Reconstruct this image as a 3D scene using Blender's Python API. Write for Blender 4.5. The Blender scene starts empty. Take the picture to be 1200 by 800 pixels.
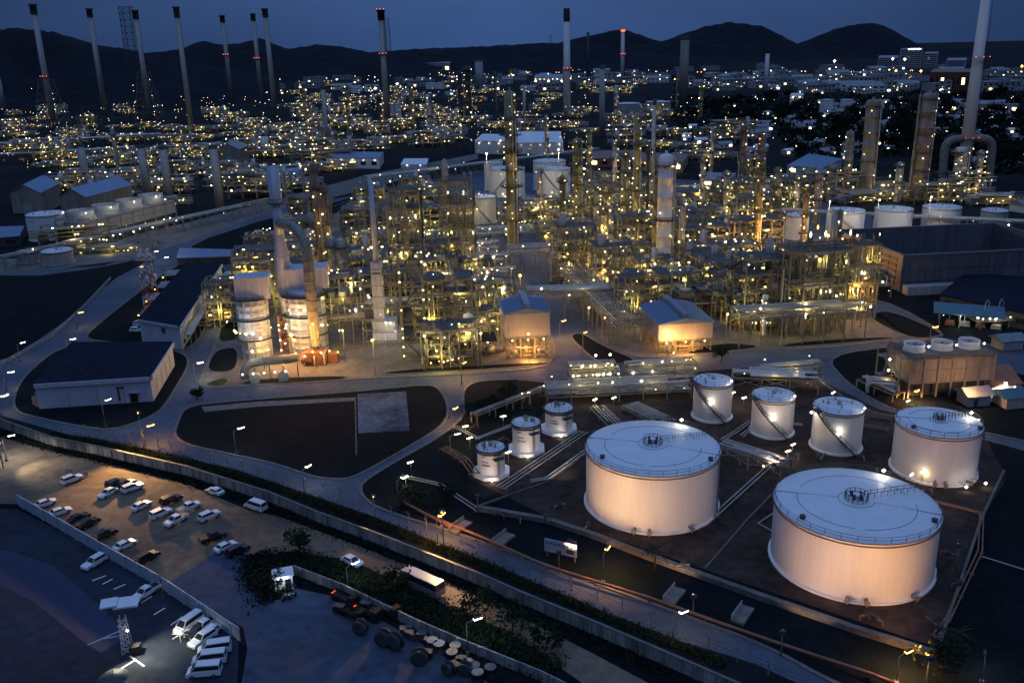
import bpy, math, random
from mathutils import Vector, Matrix
from mathutils.geometry import tessellate_polygon
R = math.radians
random.seed(7)
sc = bpy.context.scene
col = sc.collection
# ------------------------------------------------------------------ camera
CAMH, PITCH, ROLL, F = 90.0, R(18), R(-1.4), 1059.0
CAM = Vector((0, 0, CAMH))
_f = Vector((0, math.cos(PITCH), -math.sin(PITCH)))
_r0 = Vector((1, 0, 0)); _u0 = Vector((0, math.sin(PITCH), math.cos(PITCH)))
_r = _r0*math.cos(ROLL) + _u0*math.sin(ROLL)
_u = -_r0*math.sin(ROLL) + _u0*math.cos(ROLL)
cd = bpy.data.cameras.new("camera"); cam = bpy.data.objects.new("camera", cd); col.objects.link(cam)
cd.sensor_width = 36; cd.lens = F/1200*36; cd.clip_start = 1; cd.clip_end = 40000
m = Matrix((( _r.x, _u.x, -_f.x, 0), (_r.y, _u.y, -_f.y, 0), (_r.z, _u.z, -_f.z, CAMH), (0, 0, 0, 1)))
cam.matrix_world = m
sc.camera = cam
def proj(p):
    d = Vector(p) - CAM; z = d.dot(_f)
    return 600 + F*d.dot(_r)/z, 400 - F*d.dot(_u)/z
def G(px, py, z=0.0):                 # where a sight line of the survey photo meets the plane at height z
    d = _f*F + _r*(px-600) + _u*(400-py)
    t = (z-CAMH)/d.z
    return Vector((d.x*t, d.y*t, z))
def HT(p, py):                        # height of a vertical at p whose top is seen at row py
    d = Vector((p[0], p[1], 0)) - CAM; Y = (400-py)/F
    return (Y*d.dot(_f) - d.dot(_u))/(_u.z - Y*_f.z)
def MPP(p):                           # metres per photo pixel at p
    return (Vector(p)-CAM).dot(_f)/F
GA = R(8.3)                           # the plant's own grid is turned by this much
def from_top(tx, ty, by):             # foot of a vertical whose top is at (tx,ty) and whose foot is on row by
    bx = tx
    for _ in range(12):
        p = G(bx, by); h = HT(p, ty); x, y = proj((p.x, p.y, h)); bx += tx - x
    return G(bx, by), h
# ------------------------------------------------------------------ materials
MATS = {}
def mat(name, c, rough=0.7, metal=0.0, var=0.25, scale=0.5, c2=None, bump=0.0, emit=None, es=0.0, streak=False, sampling=None):
    if name in MATS: return MATS[name]
    mt = bpy.data.materials.new(name); mt.use_nodes = True
    nt = mt.node_tree; b = nt.nodes['Principled BSDF']; L = nt.links
    b.inputs['Roughness'].default_value = rough; b.inputs['Metallic'].default_value = metal
    b.inputs['Specular IOR Level'].default_value = .08 if rough>=.8 else (.25 if rough>.5 else .5)
    c = (*c, 1); c2 = (*(c2 or tuple(x*(1-var) for x in c[:3])), 1)
    tc = nt.nodes.new('ShaderNodeTexCoord')
    nz = nt.nodes.new('ShaderNodeTexNoise'); nz.inputs['Scale'].default_value = scale; nz.inputs['Detail'].default_value = 6
    nz.inputs['Roughness'].default_value = 0.65
    mp = nt.nodes.new('ShaderNodeMapping'); L.new(tc.outputs['Object'], mp.inputs['Vector'])
    if streak: mp.inputs['Scale'].default_value = (1, 1, 0.08)
    L.new(mp.outputs[0], nz.inputs['Vector'])
    cr = nt.nodes.new('ShaderNodeValToRGB'); cr.color_ramp.elements[0].position = 0.35; cr.color_ramp.elements[1].position = 0.65
    cr.color_ramp.elements[0].color = c2; cr.color_ramp.elements[1].color = c
    L.new(nz.outputs['Fac'], cr.inputs['Fac'])
    n2 = nt.nodes.new('ShaderNodeTexNoise'); n2.inputs['Scale'].default_value = scale*9; n2.inputs['Detail'].default_value = 5; L.new(mp.outputs[0], n2.inputs['Vector'])
    m2 = nt.nodes.new('ShaderNodeMapRange'); m2.inputs['From Min'].default_value = .3; m2.inputs['From Max'].default_value = .7
    m2.inputs['To Min'].default_value = 1-min(.35, var*.7); m2.inputs['To Max'].default_value = 1+min(.2, var*.4); L.new(n2.outputs['Fac'], m2.inputs['Value'])
    vs = nt.nodes.new('ShaderNodeVectorMath'); vs.operation = 'SCALE'; L.new(cr.outputs['Color'], vs.inputs[0]); L.new(m2.outputs[0], vs.inputs['Scale']); L.new(vs.outputs[0], b.inputs['Base Color'])
    if bump:
        bp = nt.nodes.new('ShaderNodeBump'); bp.inputs['Strength'].default_value = bump; bp.inputs['Distance'].default_value = 0.2
        L.new(nz.outputs['Fac'], bp.inputs['Height']); L.new(bp.outputs['Normal'], b.inputs['Normal'])
    if emit:
        b.inputs['Emission Color'].default_value = (*emit, 1); b.inputs['Emission Strength'].default_value = es
    if sampling: mt.cycles.emission_sampling = sampling
    MATS[name] = mt
    return mt
def lampmat(name, c, s):
    mt = bpy.data.materials.new(name); mt.use_nodes = True
    nt = mt.node_tree; b = nt.nodes['Principled BSDF']
    b.inputs['Base Color'].default_value = (*c, 1)
    b.inputs['Emission Color'].default_value = (*c, 1); b.inputs['Emission Strength'].default_value = s
    MATS[name] = mt
    return mt
M = dict(
    steel=mat('painted_steel', (.32,.31,.25), .6, .1, .45, .6),
    dsteel=mat('dark_steel', (.09,.10,.11), .6, .2, .4, .6),
    grate=mat('deck_grating', (.13,.13,.12), .7, .2, .4, 1.5),
    silver=mat('aluminium_cladding', (.52,.52,.50), .38, .5, .3, .5, streak=True),
    olive=mat('weathered_cladding', (.36,.33,.20), .55, .2, .4, .5, streak=True),
    pale=mat('pale_pipe', (.50,.49,.44), .5, .2, .3, .8),
    scrap=mat('scrap_metal', (.06,.045,.04), .9, 0, .5, .6),
    rust=mat('brown_cladding', (.30,.20,.15), .7, .0, .4, .6, streak=True),
    white=mat('white_tank_paint', (.80,.78,.75), .45, 0, .07, .15, streak=True),
    roofw=mat('white_roof_paint', (.76,.78,.80), .5, 0, .10, .25),
    wall=mat('off_white_wall', (.47,.51,.60), .7, 0, .15, .3, streak=True),
    greywall=mat('grey_sheet_wall', (.42,.42,.41), .6, .1, .2, .3, streak=True),
    tanwall=mat('tan_concrete_wall', (.36,.32,.28), .85, 0, .35, .25, streak=True),
    roofdark=mat('dark_roof', (.016,.023,.040), 1, 0, .4, .3),
    roofblue=mat('blue_metal_roof', (.16,.25,.38), .45, .2, .25, .4),
    roofteal=mat('teal_roof', (.06,.17,.22), .5, .1, .3, .4),
    roofgrey=mat('grey_roof', (.30,.31,.32), .6, .1, .3, .4),
    roofred=mat('orange_roof', (.42,.16,.07), .6, 0, .3, .4),
    conc=mat('concrete', (.19,.185,.17), .9, 0, .4, .15, bump=.2),
    kerb=mat('kerb_concrete', (.20,.20,.19), .9, 0, .4, .5),
    asphalt=mat('asphalt', (.10,.125,.165), .8, 0, .28, .06, bump=.1),
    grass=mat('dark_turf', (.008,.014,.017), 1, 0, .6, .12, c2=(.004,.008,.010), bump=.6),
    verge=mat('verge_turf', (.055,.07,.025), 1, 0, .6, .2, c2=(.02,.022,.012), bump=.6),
    soil=mat('dark_gravel', (.080,.058,.046), 1, 0, .5, .06, c2=(.026,.021,.02), bump=.5),
    dirt=mat('tan_dirt', (.22,.165,.115), 1, 0, .4, .05, c2=(.12,.09,.068), bump=.4),
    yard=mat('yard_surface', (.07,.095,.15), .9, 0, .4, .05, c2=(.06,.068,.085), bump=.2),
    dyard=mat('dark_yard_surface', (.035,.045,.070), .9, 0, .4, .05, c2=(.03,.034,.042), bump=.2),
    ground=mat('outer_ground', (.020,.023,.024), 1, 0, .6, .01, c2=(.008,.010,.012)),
    hill=mat('forested_hill', (.013,.017,.026), 1, 0, .5, .012, c2=(.005,.007,.012)),
    stain=mat('stained_concrete', (.40,.40,.38), .9, 0, .6, .5, c2=(.12,.12,.12), streak=True),
    sheet=mat('sheet_fence', (.50,.57,.68), .5, .2, .3, .7, streak=True),
    black=mat('black_paint', (.02,.02,.02), .6),
    red=mat('red_paint', (.5,.05,.03), .5),
    orangep=mat('orange_paint_and_glow', (.30,.15,.09), .6, 0, .3),  # on orange-lit parts the glow of the lamps is put into this colour
    carw=mat('car_paint_white', (.75,.76,.78), .25, 0, .03, .5),
    carb=mat('car_paint_black', (.018,.018,.022), .2, 0, .1, .5),
    cars=mat('car_paint_silver', (.35,.37,.40), .3, .6, .05, .5),
    glass=mat('dark_glass', (.02,.025,.03), .08, 0, .1, .5),
    tyre=mat('tyre_rubber', (.02,.02,.02), .9, 0, .1, .5),
    louvre=mat('louvre_wall', (.15,.15,.17), .7, 0, .3, .3, streak=True),
    bark=mat('bark', (.05,.035,.025), 1, 0, .4, 3),
    leaf=mat('leaf', (.028,.040,.020), .9, 0, .6, .8, c2=(.02,.03,.014)),
    dleaf=mat('dark_leaf', (.022,.032,.022), .9, 0, .6, .4, c2=(.010,.014,.012)),
    green=mat('green_pipe', (.10,.20,.14), .5, 0, .3),
    brick=mat('brown_brick', (.20,.09,.06), .9, 0, .3, .3),
    tarp=mat('tarpaulin', (.25,.3,.36), .6, 0, .3),
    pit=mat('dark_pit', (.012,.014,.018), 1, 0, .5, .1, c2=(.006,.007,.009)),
    slab=mat('patchy_slab', (.20,.22,.26), .9, 0, .6, .09, c2=(.04,.045,.05)),
    water=mat('dark_blue_water', (.006,.009,.06), .5, 0, .3, .05),
)
M['warm'] = lampmat('warm_lamp', (1, .74, .28), 8)
M['whitel'] = lampmat('white_lamp', (1, .93, .74), 9)
M['orange'] = lampmat('orange_lamp', (1, .42, .08), 10)
M['redl'] = lampmat('red_lamp', (1, .08, .03), 5)
M['cool'] = lampmat('cool_lamp', (.80, .9, 1), 9)
# ------------------------------------------------------------------ mesh builder
class MB:
    def __init__(s): s.v=[]; s.f=[]; s.m=[]; s.s=[]
    def face(s, idx, mi=0, sm=False): s.f.append(idx); s.m.append(mi); s.s.append(sm)
    def box(s, c, d, rz=0, mi=0):
        o=len(s.v); ca, sa = math.cos(rz), math.sin(rz)
        for z in (-1,1):
            for x,y in ((-1,-1),(1,-1),(1,1),(-1,1)):
                X=x*d[0]/2; Y=y*d[1]/2
                s.v.append((c[0]+X*ca-Y*sa, c[1]+X*sa+Y*ca, c[2]+z*d[2]/2))
        for q in ((0,3,2,1),(4,5,6,7),(0,1,5,4),(1,2,6,5),(2,3,7,6),(3,0,4,7)): s.face([o+i for i in q], mi)
        return s
    def beam(s, a, b, w, h=None, mi=0):
        a=Vector(a); b=Vector(b); d=b-a
        if d.length<1e-6: return s
        h=h or w; d.normalize()
        up=Vector((0,0,1)) if abs(d.z)<.95 else Vector((1,0,0))
        x=d.cross(up).normalized(); y=x.cross(d).normalized(); o=len(s.v)
        for p in (a,b):
            for i,j in ((-1,-1),(1,-1),(1,1),(-1,1)): s.v.append(tuple(p+x*i*w/2+y*j*h/2))
        for q in ((0,1,2,3),(4,7,6,5),(0,4,5,1),(1,5,6,2),(2,6,7,3),(3,7,4,0)): s.face([o+i for i in q], mi)
        return s
    def cyl(s, a, b, r, r1=None, n=8, mi=0, caps=True):
        a=Vector(a); b=Vector(b); d=(b-a).normalized(); r1=r if r1 is None else r1
        up=Vector((0,0,1)) if abs(d.z)<.95 else Vector((1,0,0))
        x=d.cross(up).normalized(); y=x.cross(d).normalized(); o=len(s.v)
        for p,q in ((a,r),(b,r1)):
            for i in range(n):
                t=2*math.pi*i/n; s.v.append(tuple(p+x*math.cos(t)*q+y*math.sin(t)*q))
        for i in range(n): s.face([o+i, o+n+i, o+n+(i+1)%n, o+(i+1)%n], mi, True)
        if caps:
            s.face([o+i for i in range(n)], mi); s.face([o+n+i for i in range(n)][::-1], mi)
        return s
    def path(s, pts, r, n=6, mi=0, closed=False):
        pts=[Vector(p) for p in pts]; N=len(pts); o=len(s.v)
        ref=None
        for k,p in enumerate(pts):
            a=pts[(k-1)%N] if (closed or k>0) else p; b=pts[(k+1)%N] if (closed or k<N-1) else p
            d=(b-a).normalized()
            if ref is None:
                ref=Vector((0,0,1)) if abs(d.z)<.9 else Vector((1,0,0))
            x=d.cross(ref)
            if x.length<.05: ref=Vector((1,0,0)) if abs(d.x)<.9 else Vector((0,1,0)); x=d.cross(ref)
            x.normalize(); y=x.cross(d).normalized(); ref=y
            for i in range(n):
                t=2*math.pi*i/n; s.v.append(tuple(p+x*math.cos(t)*r+y*math.sin(t)*r))
        for k in range(N if closed else N-1):
            k2=(k+1)%N
            for i in range(n): s.face([o+k*n+i, o+k*n+(i+1)%n, o+k2*n+(i+1)%n, o+k2*n+i], mi, True)
        return s
    def circ(s, c, rad, r, n=24, seg=4, a0=0, a1=2*math.pi, mi=0):
        full = abs(a1-a0)>=2*math.pi-1e-3
        pts=[(c[0]+rad*math.cos(a0+(a1-a0)*i/n), c[1]+rad*math.sin(a0+(a1-a0)*i/n), c[2]) for i in range(n if full else n+1)]
        return s.path(pts, r, seg, mi, full)
    def lathe(s, prof, c=(0,0,0), n=24, mi=0, smooth=True):
        o=len(s.v)
        for r,z in prof:
            for i in range(n):
                t=2*math.pi*i/n; s.v.append((c[0]+r*math.cos(t), c[1]+r*math.sin(t), c[2]+z))
        for k in range(len(prof)-1):
            for i in range(n): s.face([o+k*n+i, o+k*n+(i+1)%n, o+(k+1)*n+(i+1)%n, o+(k+1)*n+i], mi, smooth)
        return s
    def prism(s, poly, z0, z1, mi=0, top=None):
        n=len(poly); o=len(s.v)
        for z in (z0,z1):
            for p in poly: s.v.append((p[0],p[1],z))
        tr=tessellate_polygon([[Vector((p[0],p[1],0)) for p in poly]])
        for t in tr:
            a,b,c_=[Vector((poly[i][0],poly[i][1],0)) for i in t]
            t=list(t) if (b-a).cross(c_-a).z>0 else list(t)[::-1]
            s.face([o+n+i for i in t], mi if top is None else top)
        ar=sum(poly[i][0]*poly[(i+1)%n][1]-poly[(i+1)%n][0]*poly[i][1] for i in range(n))
        if z1-z0>1e-6:
            for i in range(n):
                j=(i+1)%n; q=[o+i,o+j,o+n+j,o+n+i]
                s.face(q if ar>0 else q[::-1], mi)
        return s
    def mesh(s, name, mats):
        me=bpy.data.meshes.new(name); me.from_pydata(s.v, [], s.f)
        for q in (mats if isinstance(mats,(list,tuple)) else [mats]): me.materials.append(M[q] if isinstance(q,str) else q)
        me.polygons.foreach_set('material_index', s.m); me.polygons.foreach_set('use_smooth', s.s); me.update()
        return me
    def build(s, name, mats, parent=None, loc=(0,0,0), rz=0):
        o=bpy.data.objects.new(name, s.mesh(name, mats)); col.objects.link(o); o.location=loc; o.rotation_euler.z=rz
        if parent: o.parent=parent
        return o
def tag(o, label=None, cat=None, group=None, kind=None):
    if label: o['label']=label
    if cat: o['category']=cat
    if group: o['group']=group
    if kind: o['kind']=kind
    return o
def thing(name, label, cat, loc=(0,0,0), rz=0, group=None):
    o=bpy.data.objects.new(name, None); col.objects.link(o); o.location=loc; o.rotation_euler.z=rz; o.empty_display_size=.5
    return tag(o,label,cat,group)
def kids(o): return KIDS.get(o.name, [])
KIDS={}
def index_kids():
    KIDS.clear()
    for o in bpy.data.objects:
        if o.parent: KIDS.setdefault(o.parent.name, []).append(o)
def copy_tree(o, parent=None):
    c=o.copy(); col.objects.link(c); c.parent=parent
    for ch in KIDS.get(o.name, []): copy_tree(ch, c)
    return c
def dup(root, loc, rz, label, group=None, scale=None):
    c=copy_tree(root); c.location=loc; c.rotation_euler.z=rz
    if label: c['label']=label
    if group: c['group']=group
    if scale: c.scale=scale
    return c
def bulbmesh(name, m_, r=.30):
    b=MB(); o=0
    b.v=[(r,0,0),(-r,0,0),(0,r,0),(0,-r,0),(0,0,r),(0,0,-r)]
    for q in ((0,2,4),(2,1,4),(1,3,4),(3,0,4),(2,0,5),(1,2,5),(3,1,5),(0,3,5)): b.face(list(q))
    return b.mesh(name, m_)
BULB={k: bulbmesh('lamp_'+k, k) for k in ('warm','whitel','orange','redl','cool')}
def lamp(parent, p, kind='warm', s=1.0, name='lamp'):
    o=bpy.data.objects.new(name, BULB[kind]); col.objects.link(o); o.location=p; o.scale=(s,s,s); o.parent=parent
    return o
def rlamp(parent, p, s=1.0, wh=.22, org=.05):
    t=random.random()
    return lamp(parent, p, 'whitel' if t<wh else ('orange' if t<wh+org else 'warm'), s*random.choice((.5,.7,.85,1.0,1.2,1.5)))
def light(name, p, power, colr, kind='POINT', parent=None, radius=.5, target=None, spot=120, blend=.6):
    ld=bpy.data.lights.new(name, kind); ld.energy=power; ld.color=colr; ld.shadow_soft_size=radius
    if kind=='SPOT': ld.spot_size=R(spot); ld.spot_blend=blend
    o=bpy.data.objects.new(name, ld); col.objects.link(o); o.location=p
    if target is not None:
        o.rotation_euler=(Vector(target)-Vector(p)).to_track_quat('-Z','Y').to_euler()
    if parent: o.parent=parent; o.matrix_parent_inverse=Matrix.Identity(4)
    return o
def rail(b, pts, h=1.1, mi=0, r=.05, posts=True, closed=False):
    pts=[Vector(p) for p in pts]
    P=pts+([pts[0]] if closed else [])
    for i in range(len(P)-1):
        for k in (h, h*.5): b.beam(P[i]+Vector((0,0,k)), P[i+1]+Vector((0,0,k)), r*2, mi=mi)
        n=max(1,int((P[i+1]-P[i]).length/2.5))
        for j in range(n):
            q=P[i].lerp(P[i+1], j/n); b.beam(q, q+Vector((0,0,h)), r*2, mi=mi)
def chaikin(poly, n=2):
    for _ in range(n):
        q=[]
        for i in range(len(poly)):
            a=poly[i]; c=poly[(i+1)%len(poly)]
            q += [(a[0]*.78+c[0]*.22, a[1]*.78+c[1]*.22), (a[0]*.22+c[0]*.78, a[1]*.22+c[1]*.78)]
        poly=q
    return poly
def inpoly(p, poly):
    c=False; n=len(poly); j=n-1
    for i in range(n):
        if ((poly[i][1]>p[1])!=(poly[j][1]>p[1])) and (p[0]<(poly[j][0]-poly[i][0])*(p[1]-poly[i][1])/(poly[j][1]-poly[i][1])+poly[i][0]): c=not c
        j=i
    return c
# ------------------------------------------------------------------ ground
def sheet(name, px, z, m_, smooth=0):
    px=chaikin(px, smooth) if smooth else px
    pts=[G(*p) for p in px]
    return tag(MB().prism([(p.x,p.y) for p in pts], z, z).build(name, m_), kind='structure')
def island(name, px, m_, smooth=2, h=.14, kerb=True, kw=.7):
    px=chaikin(px, smooth) if smooth else px
    pts=[(G(*p).x, G(*p).y) for p in px]
    o=tag(MB().prism(pts, -.02, h).build(name, m_), kind='structure')
    if kerb:
        b=MB(); n=len(pts)
        for i in range(n): b.beam((*pts[i], h*.5+.03), (*pts[(i+1)%n], h*.5+.03), kw, h+.06)
        tag(b.build('kerb', 'kerb'), kind='structure')
    return o
g=MB(); S=16000; g.prism([(-S,-500),(S,-500),(S,S),(-S,S)], 0, 0); tag(g.build('ground','ground'), kind='structure')
# the whole road network is one asphalt sheet, the blocks between roads are raised on kerbs
sheet('road', [(-160,300),(0,318),(120,312),(300,250),(420,228),(560,200),(900,215),(1250,330),(1400,560),(1500,900),(941,803),(885,777),(799,751),(700,713),(590,666),(480,622),(433,603),(357,577),(275,549),(180,529),(80,509),(0,486),(-160,460)], .01, 'asphalt')
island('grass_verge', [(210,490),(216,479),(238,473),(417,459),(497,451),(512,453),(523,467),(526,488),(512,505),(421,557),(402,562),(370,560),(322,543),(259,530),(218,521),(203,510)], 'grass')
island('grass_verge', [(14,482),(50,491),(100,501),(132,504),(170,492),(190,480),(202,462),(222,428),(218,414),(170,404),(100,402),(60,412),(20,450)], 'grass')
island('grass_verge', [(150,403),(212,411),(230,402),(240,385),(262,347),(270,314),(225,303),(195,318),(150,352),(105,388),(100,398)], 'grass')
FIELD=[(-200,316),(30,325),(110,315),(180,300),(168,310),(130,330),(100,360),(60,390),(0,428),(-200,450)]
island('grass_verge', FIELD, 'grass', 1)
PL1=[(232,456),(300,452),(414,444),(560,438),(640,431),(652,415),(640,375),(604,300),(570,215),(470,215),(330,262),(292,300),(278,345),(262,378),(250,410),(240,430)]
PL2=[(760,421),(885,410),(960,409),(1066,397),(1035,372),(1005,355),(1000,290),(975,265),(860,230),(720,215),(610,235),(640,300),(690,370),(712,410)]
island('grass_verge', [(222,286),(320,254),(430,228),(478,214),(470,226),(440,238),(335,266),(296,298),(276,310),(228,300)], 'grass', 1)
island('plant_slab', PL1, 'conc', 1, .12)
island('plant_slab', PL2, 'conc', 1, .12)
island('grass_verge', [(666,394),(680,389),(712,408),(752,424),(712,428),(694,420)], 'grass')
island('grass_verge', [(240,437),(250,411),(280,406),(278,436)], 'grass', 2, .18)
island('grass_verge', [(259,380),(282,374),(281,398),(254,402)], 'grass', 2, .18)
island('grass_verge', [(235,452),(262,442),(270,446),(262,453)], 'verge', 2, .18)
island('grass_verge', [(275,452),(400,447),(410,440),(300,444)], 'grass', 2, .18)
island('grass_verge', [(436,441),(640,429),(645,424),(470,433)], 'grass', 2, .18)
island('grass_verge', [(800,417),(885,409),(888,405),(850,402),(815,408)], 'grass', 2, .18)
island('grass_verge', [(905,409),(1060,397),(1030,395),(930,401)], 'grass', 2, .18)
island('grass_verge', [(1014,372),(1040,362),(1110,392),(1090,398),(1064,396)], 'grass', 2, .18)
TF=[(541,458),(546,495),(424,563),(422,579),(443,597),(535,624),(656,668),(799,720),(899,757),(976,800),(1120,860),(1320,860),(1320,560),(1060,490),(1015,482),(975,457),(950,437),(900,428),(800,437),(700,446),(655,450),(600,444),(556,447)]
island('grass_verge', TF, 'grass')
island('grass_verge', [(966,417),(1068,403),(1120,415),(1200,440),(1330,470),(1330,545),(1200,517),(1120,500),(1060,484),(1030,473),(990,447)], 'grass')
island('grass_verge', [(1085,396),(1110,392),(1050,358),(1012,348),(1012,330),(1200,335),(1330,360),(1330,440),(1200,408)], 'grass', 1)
sheet('gravel_yard', [(548,560),(612,505),(655,470),(700,462),(960,445),(1030,480),(1150,505),(1180,560),(1145,620),(1100,760),(885,688),(760,645),(640,605)], .15, 'soil')
sheet('concrete_apron', [(419,462),(476,459),(480,505),(420,508)], .15, 'slab')
island('dark_pit_edge', [(415.5,466),(417,466),(418.5,533),(417,534)], 'kerb', 0, .25, False)
sheet('concrete_apron', [(222,500),(410,478),(412,532),(395,545),(320,538)], .15, 'pit')  # flat dark sheet; colour alone gives the sunken basin its depth
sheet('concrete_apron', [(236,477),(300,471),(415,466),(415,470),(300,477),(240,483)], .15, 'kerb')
# parking and yards in front
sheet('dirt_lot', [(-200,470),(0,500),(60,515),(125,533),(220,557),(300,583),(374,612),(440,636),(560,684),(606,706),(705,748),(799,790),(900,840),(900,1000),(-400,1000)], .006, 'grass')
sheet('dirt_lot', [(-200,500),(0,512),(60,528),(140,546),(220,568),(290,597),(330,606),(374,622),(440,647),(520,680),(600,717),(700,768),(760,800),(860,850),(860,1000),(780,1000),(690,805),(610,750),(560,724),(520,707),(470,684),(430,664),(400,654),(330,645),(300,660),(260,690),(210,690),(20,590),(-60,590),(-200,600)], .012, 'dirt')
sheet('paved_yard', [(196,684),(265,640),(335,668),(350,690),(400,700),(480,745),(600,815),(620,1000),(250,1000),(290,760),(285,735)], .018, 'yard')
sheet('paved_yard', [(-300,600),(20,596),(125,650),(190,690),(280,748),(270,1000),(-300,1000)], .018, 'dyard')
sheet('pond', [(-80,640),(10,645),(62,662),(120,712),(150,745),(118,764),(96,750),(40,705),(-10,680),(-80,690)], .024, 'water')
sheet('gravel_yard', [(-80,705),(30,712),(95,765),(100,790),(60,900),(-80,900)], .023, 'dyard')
# pale road of the rear plant and its yards
sheet('concrete_apron', [(-100,305),(20,303),(60,290),(120,282),(215,262),(330,232),(430,205),(560,180),(560,186),(430,222),(320,247),(225,282),(150,304),(60,316),(10,320),(-100,330)], .02, 'conc')
# ------------------------------------------------------------------ hills
def hill(prof, D, depth, base_drop, seed, ny=14):
    rnd=random.Random(seed); b=MB()
    pts=[]
    x=prof[0][0]
    while x<=prof[-1][0]:
        for (x0,y0),(x1,y1) in zip(prof,prof[1:]):
            if x0<=x<=x1:
                t=(x-x0)/(x1-x0); y=y0+(y1-y0)*t; break
        d=_f*F+_r*(x-600)+_u*(400-y-rnd.uniform(0,1.3)); k=D/math.hypot(d.x,d.y)
        pts.append((d.x*k,d.y*k,max(4,CAMH+d.z*k))); x+=6
    nx=len(pts)
    ph=[rnd.uniform(0,6.28) for _ in range(8)]
    for j in range(ny+1):
        t=j/ny*2-1
        w=(math.cos(t*math.pi)+1)/2
        for i,(X,Y,Z) in enumerate(pts):
            s=1+t*depth/D
            n=0 if j==ny//2 else .10*math.sin(i*.31+ph[0]+j)+.07*math.sin(i*.83+ph[1]+j*1.7)+.04*rnd.uniform(-1,1)
            b.v.append((X*s,Y*s,(Z*min(1,max(0,w*(1+n))))-3))
    for j in range(ny):
        for i in range(nx-1): b.face([j*nx+i,j*nx+i+1,(j+1)*nx+i+1,(j+1)*nx+i],0,True)
    tag(b.build('hill','hill'), kind='structure')
hill([(-700,60),(-300,45),(-60,36),(0,32),(34,33),(67,37),(111,50),(169,60),(240,75),(330,92)], 2600, 900, 0, 1)
hill([(100,70),(169,61),(213,56),(236,47),(260,51),(280,50),(304,43),(337,56),(371,51),(400,53),(434,60),(480,62),(560,66)], 4200, 1200, 0, 2)
hill([(360,62),(434,60),(470,57),(535,54),(586,52),(636,49),(700,49),(740,60),(800,66),(860,72)], 4400, 1100, 0, 3)
hill([(600,64),(660,48),(694,40),(731,33),(765,45),(800,55),(840,60)], 6200, 1200, 0, 4)
hill([(700,58),(775,48),(800,39),(825,30),(857,25),(895,30),(935,50),(970,60),(1010,66)], 5600, 1200, 0, 5)
hill([(880,64),(935,50),(979,33),(1009,26),(1033,27),(1060,42),(1087,56),(1130,62),(1180,66)], 5900, 1200, 0, 6)
hill([(1040,66),(1087,58),(1124,56),(1154,56),(1200,67),(1300,72),(1500,60)], 6400, 1300, 0, 7)
# ------------------------------------------------------------------ world and sun
w=bpy.data.worlds.new("World"); sc.world=w; w.use_nodes=True
nt=w.node_tree; bg=nt.nodes['Background']; L=nt.links
def N(t,**k):
    n=nt.nodes.new(t)
    for a,v in k.items(): setattr(n,a,v)
    return n
sky=N('ShaderNodeTexSky',sky_type='NISHITA',sun_disc=False); sky.sun_elevation=R(2); sky.sun_rotation=R(180); sky.air_density=1.4; sky.ozone_density=4
tc=N('ShaderNodeTexCoord'); sp=N('ShaderNodeSeparateXYZ'); L.new(tc.outputs['Generated'],sp.inputs[0])
# dusk dome: dim blue at the horizon, brighter overhead
rmp=N('ShaderNodeValToRGB'); e=rmp.color_ramp.elements; SK=[(0,(.038,.090,.245)),(.22,(.058,.125,.32)),(.5,(.17,.32,.72)),(1,(.42,.70,1.42))]
e[0].color=(*SK[0][1],1); e[1].color=(*SK[3][1],1)
for p_,c_ in SK[1:3]: q=e.new(p_); q.color=(*c_,1)
L.new(sp.outputs['Z'],rmp.inputs['Fac'])
ab=N('ShaderNodeMath',operation='ABSOLUTE'); L.new(sp.outputs['X'],ab.inputs[0])
fx=N('ShaderNodeMapRange'); fx.inputs['From Max'].default_value=.55; fx.inputs['To Min'].default_value=1.05; fx.inputs['To Max'].default_value=.40; L.new(ab.outputs[0],fx.inputs['Value'])
fy=N('ShaderNodeMapRange'); fy.inputs['From Min'].default_value=-1; fy.inputs['From Max'].default_value=.3; fy.inputs['To Min'].default_value=.55; L.new(sp.outputs['Y'],fy.inputs['Value'])
cn=N('ShaderNodeTexNoise'); cn.inputs['Scale'].default_value=2.2; cn.inputs['Detail'].default_value=5
cm=N('ShaderNodeMapping'); cm.inputs['Scale'].default_value=(1,1,6); L.new(tc.outputs['Generated'],cm.inputs['Vector']); L.new(cm.outputs[0],cn.inputs['Vector'])
cf=N('ShaderNodeMapRange'); cf.inputs['From Min'].default_value=.35; cf.inputs['From Max'].default_value=.7; cf.inputs['To Min'].default_value=.86; cf.inputs['To Max'].default_value=1.08; L.new(cn.outputs['Fac'],cf.inputs['Value'])
m1_=N('ShaderNodeMath',operation='MULTIPLY'); L.new(fx.outputs[0],m1_.inputs[0]); L.new(fy.outputs[0],m1_.inputs[1])
m2_=N('ShaderNodeMath',operation='MULTIPLY'); L.new(m1_.outputs[0],m2_.inputs[0]); L.new(cf.outputs[0],m2_.inputs[1])
sc_=N('ShaderNodeVectorMath',operation='SCALE'); L.new(rmp.outputs['Color'],sc_.inputs[0]); L.new(m2_.outputs[0],sc_.inputs['Scale'])
up_=N('ShaderNodeVectorMath',operation='SCALE'); up_.inputs['Scale'].default_value=10.0; L.new(sc_.outputs[0],up_.inputs[0])
ns=N('ShaderNodeVectorMath',operation='SCALE'); ns.inputs['Scale'].default_value=.06; L.new(sky.outputs['Color'],ns.inputs[0])
ad=N('ShaderNodeVectorMath',operation='ADD'); L.new(up_.outputs[0],ad.inputs[0]); L.new(ns.outputs[0],ad.inputs[1])
L.new(ad.outputs[0],bg.inputs['Color']); bg.inputs['Strength'].default_value=.10
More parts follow.
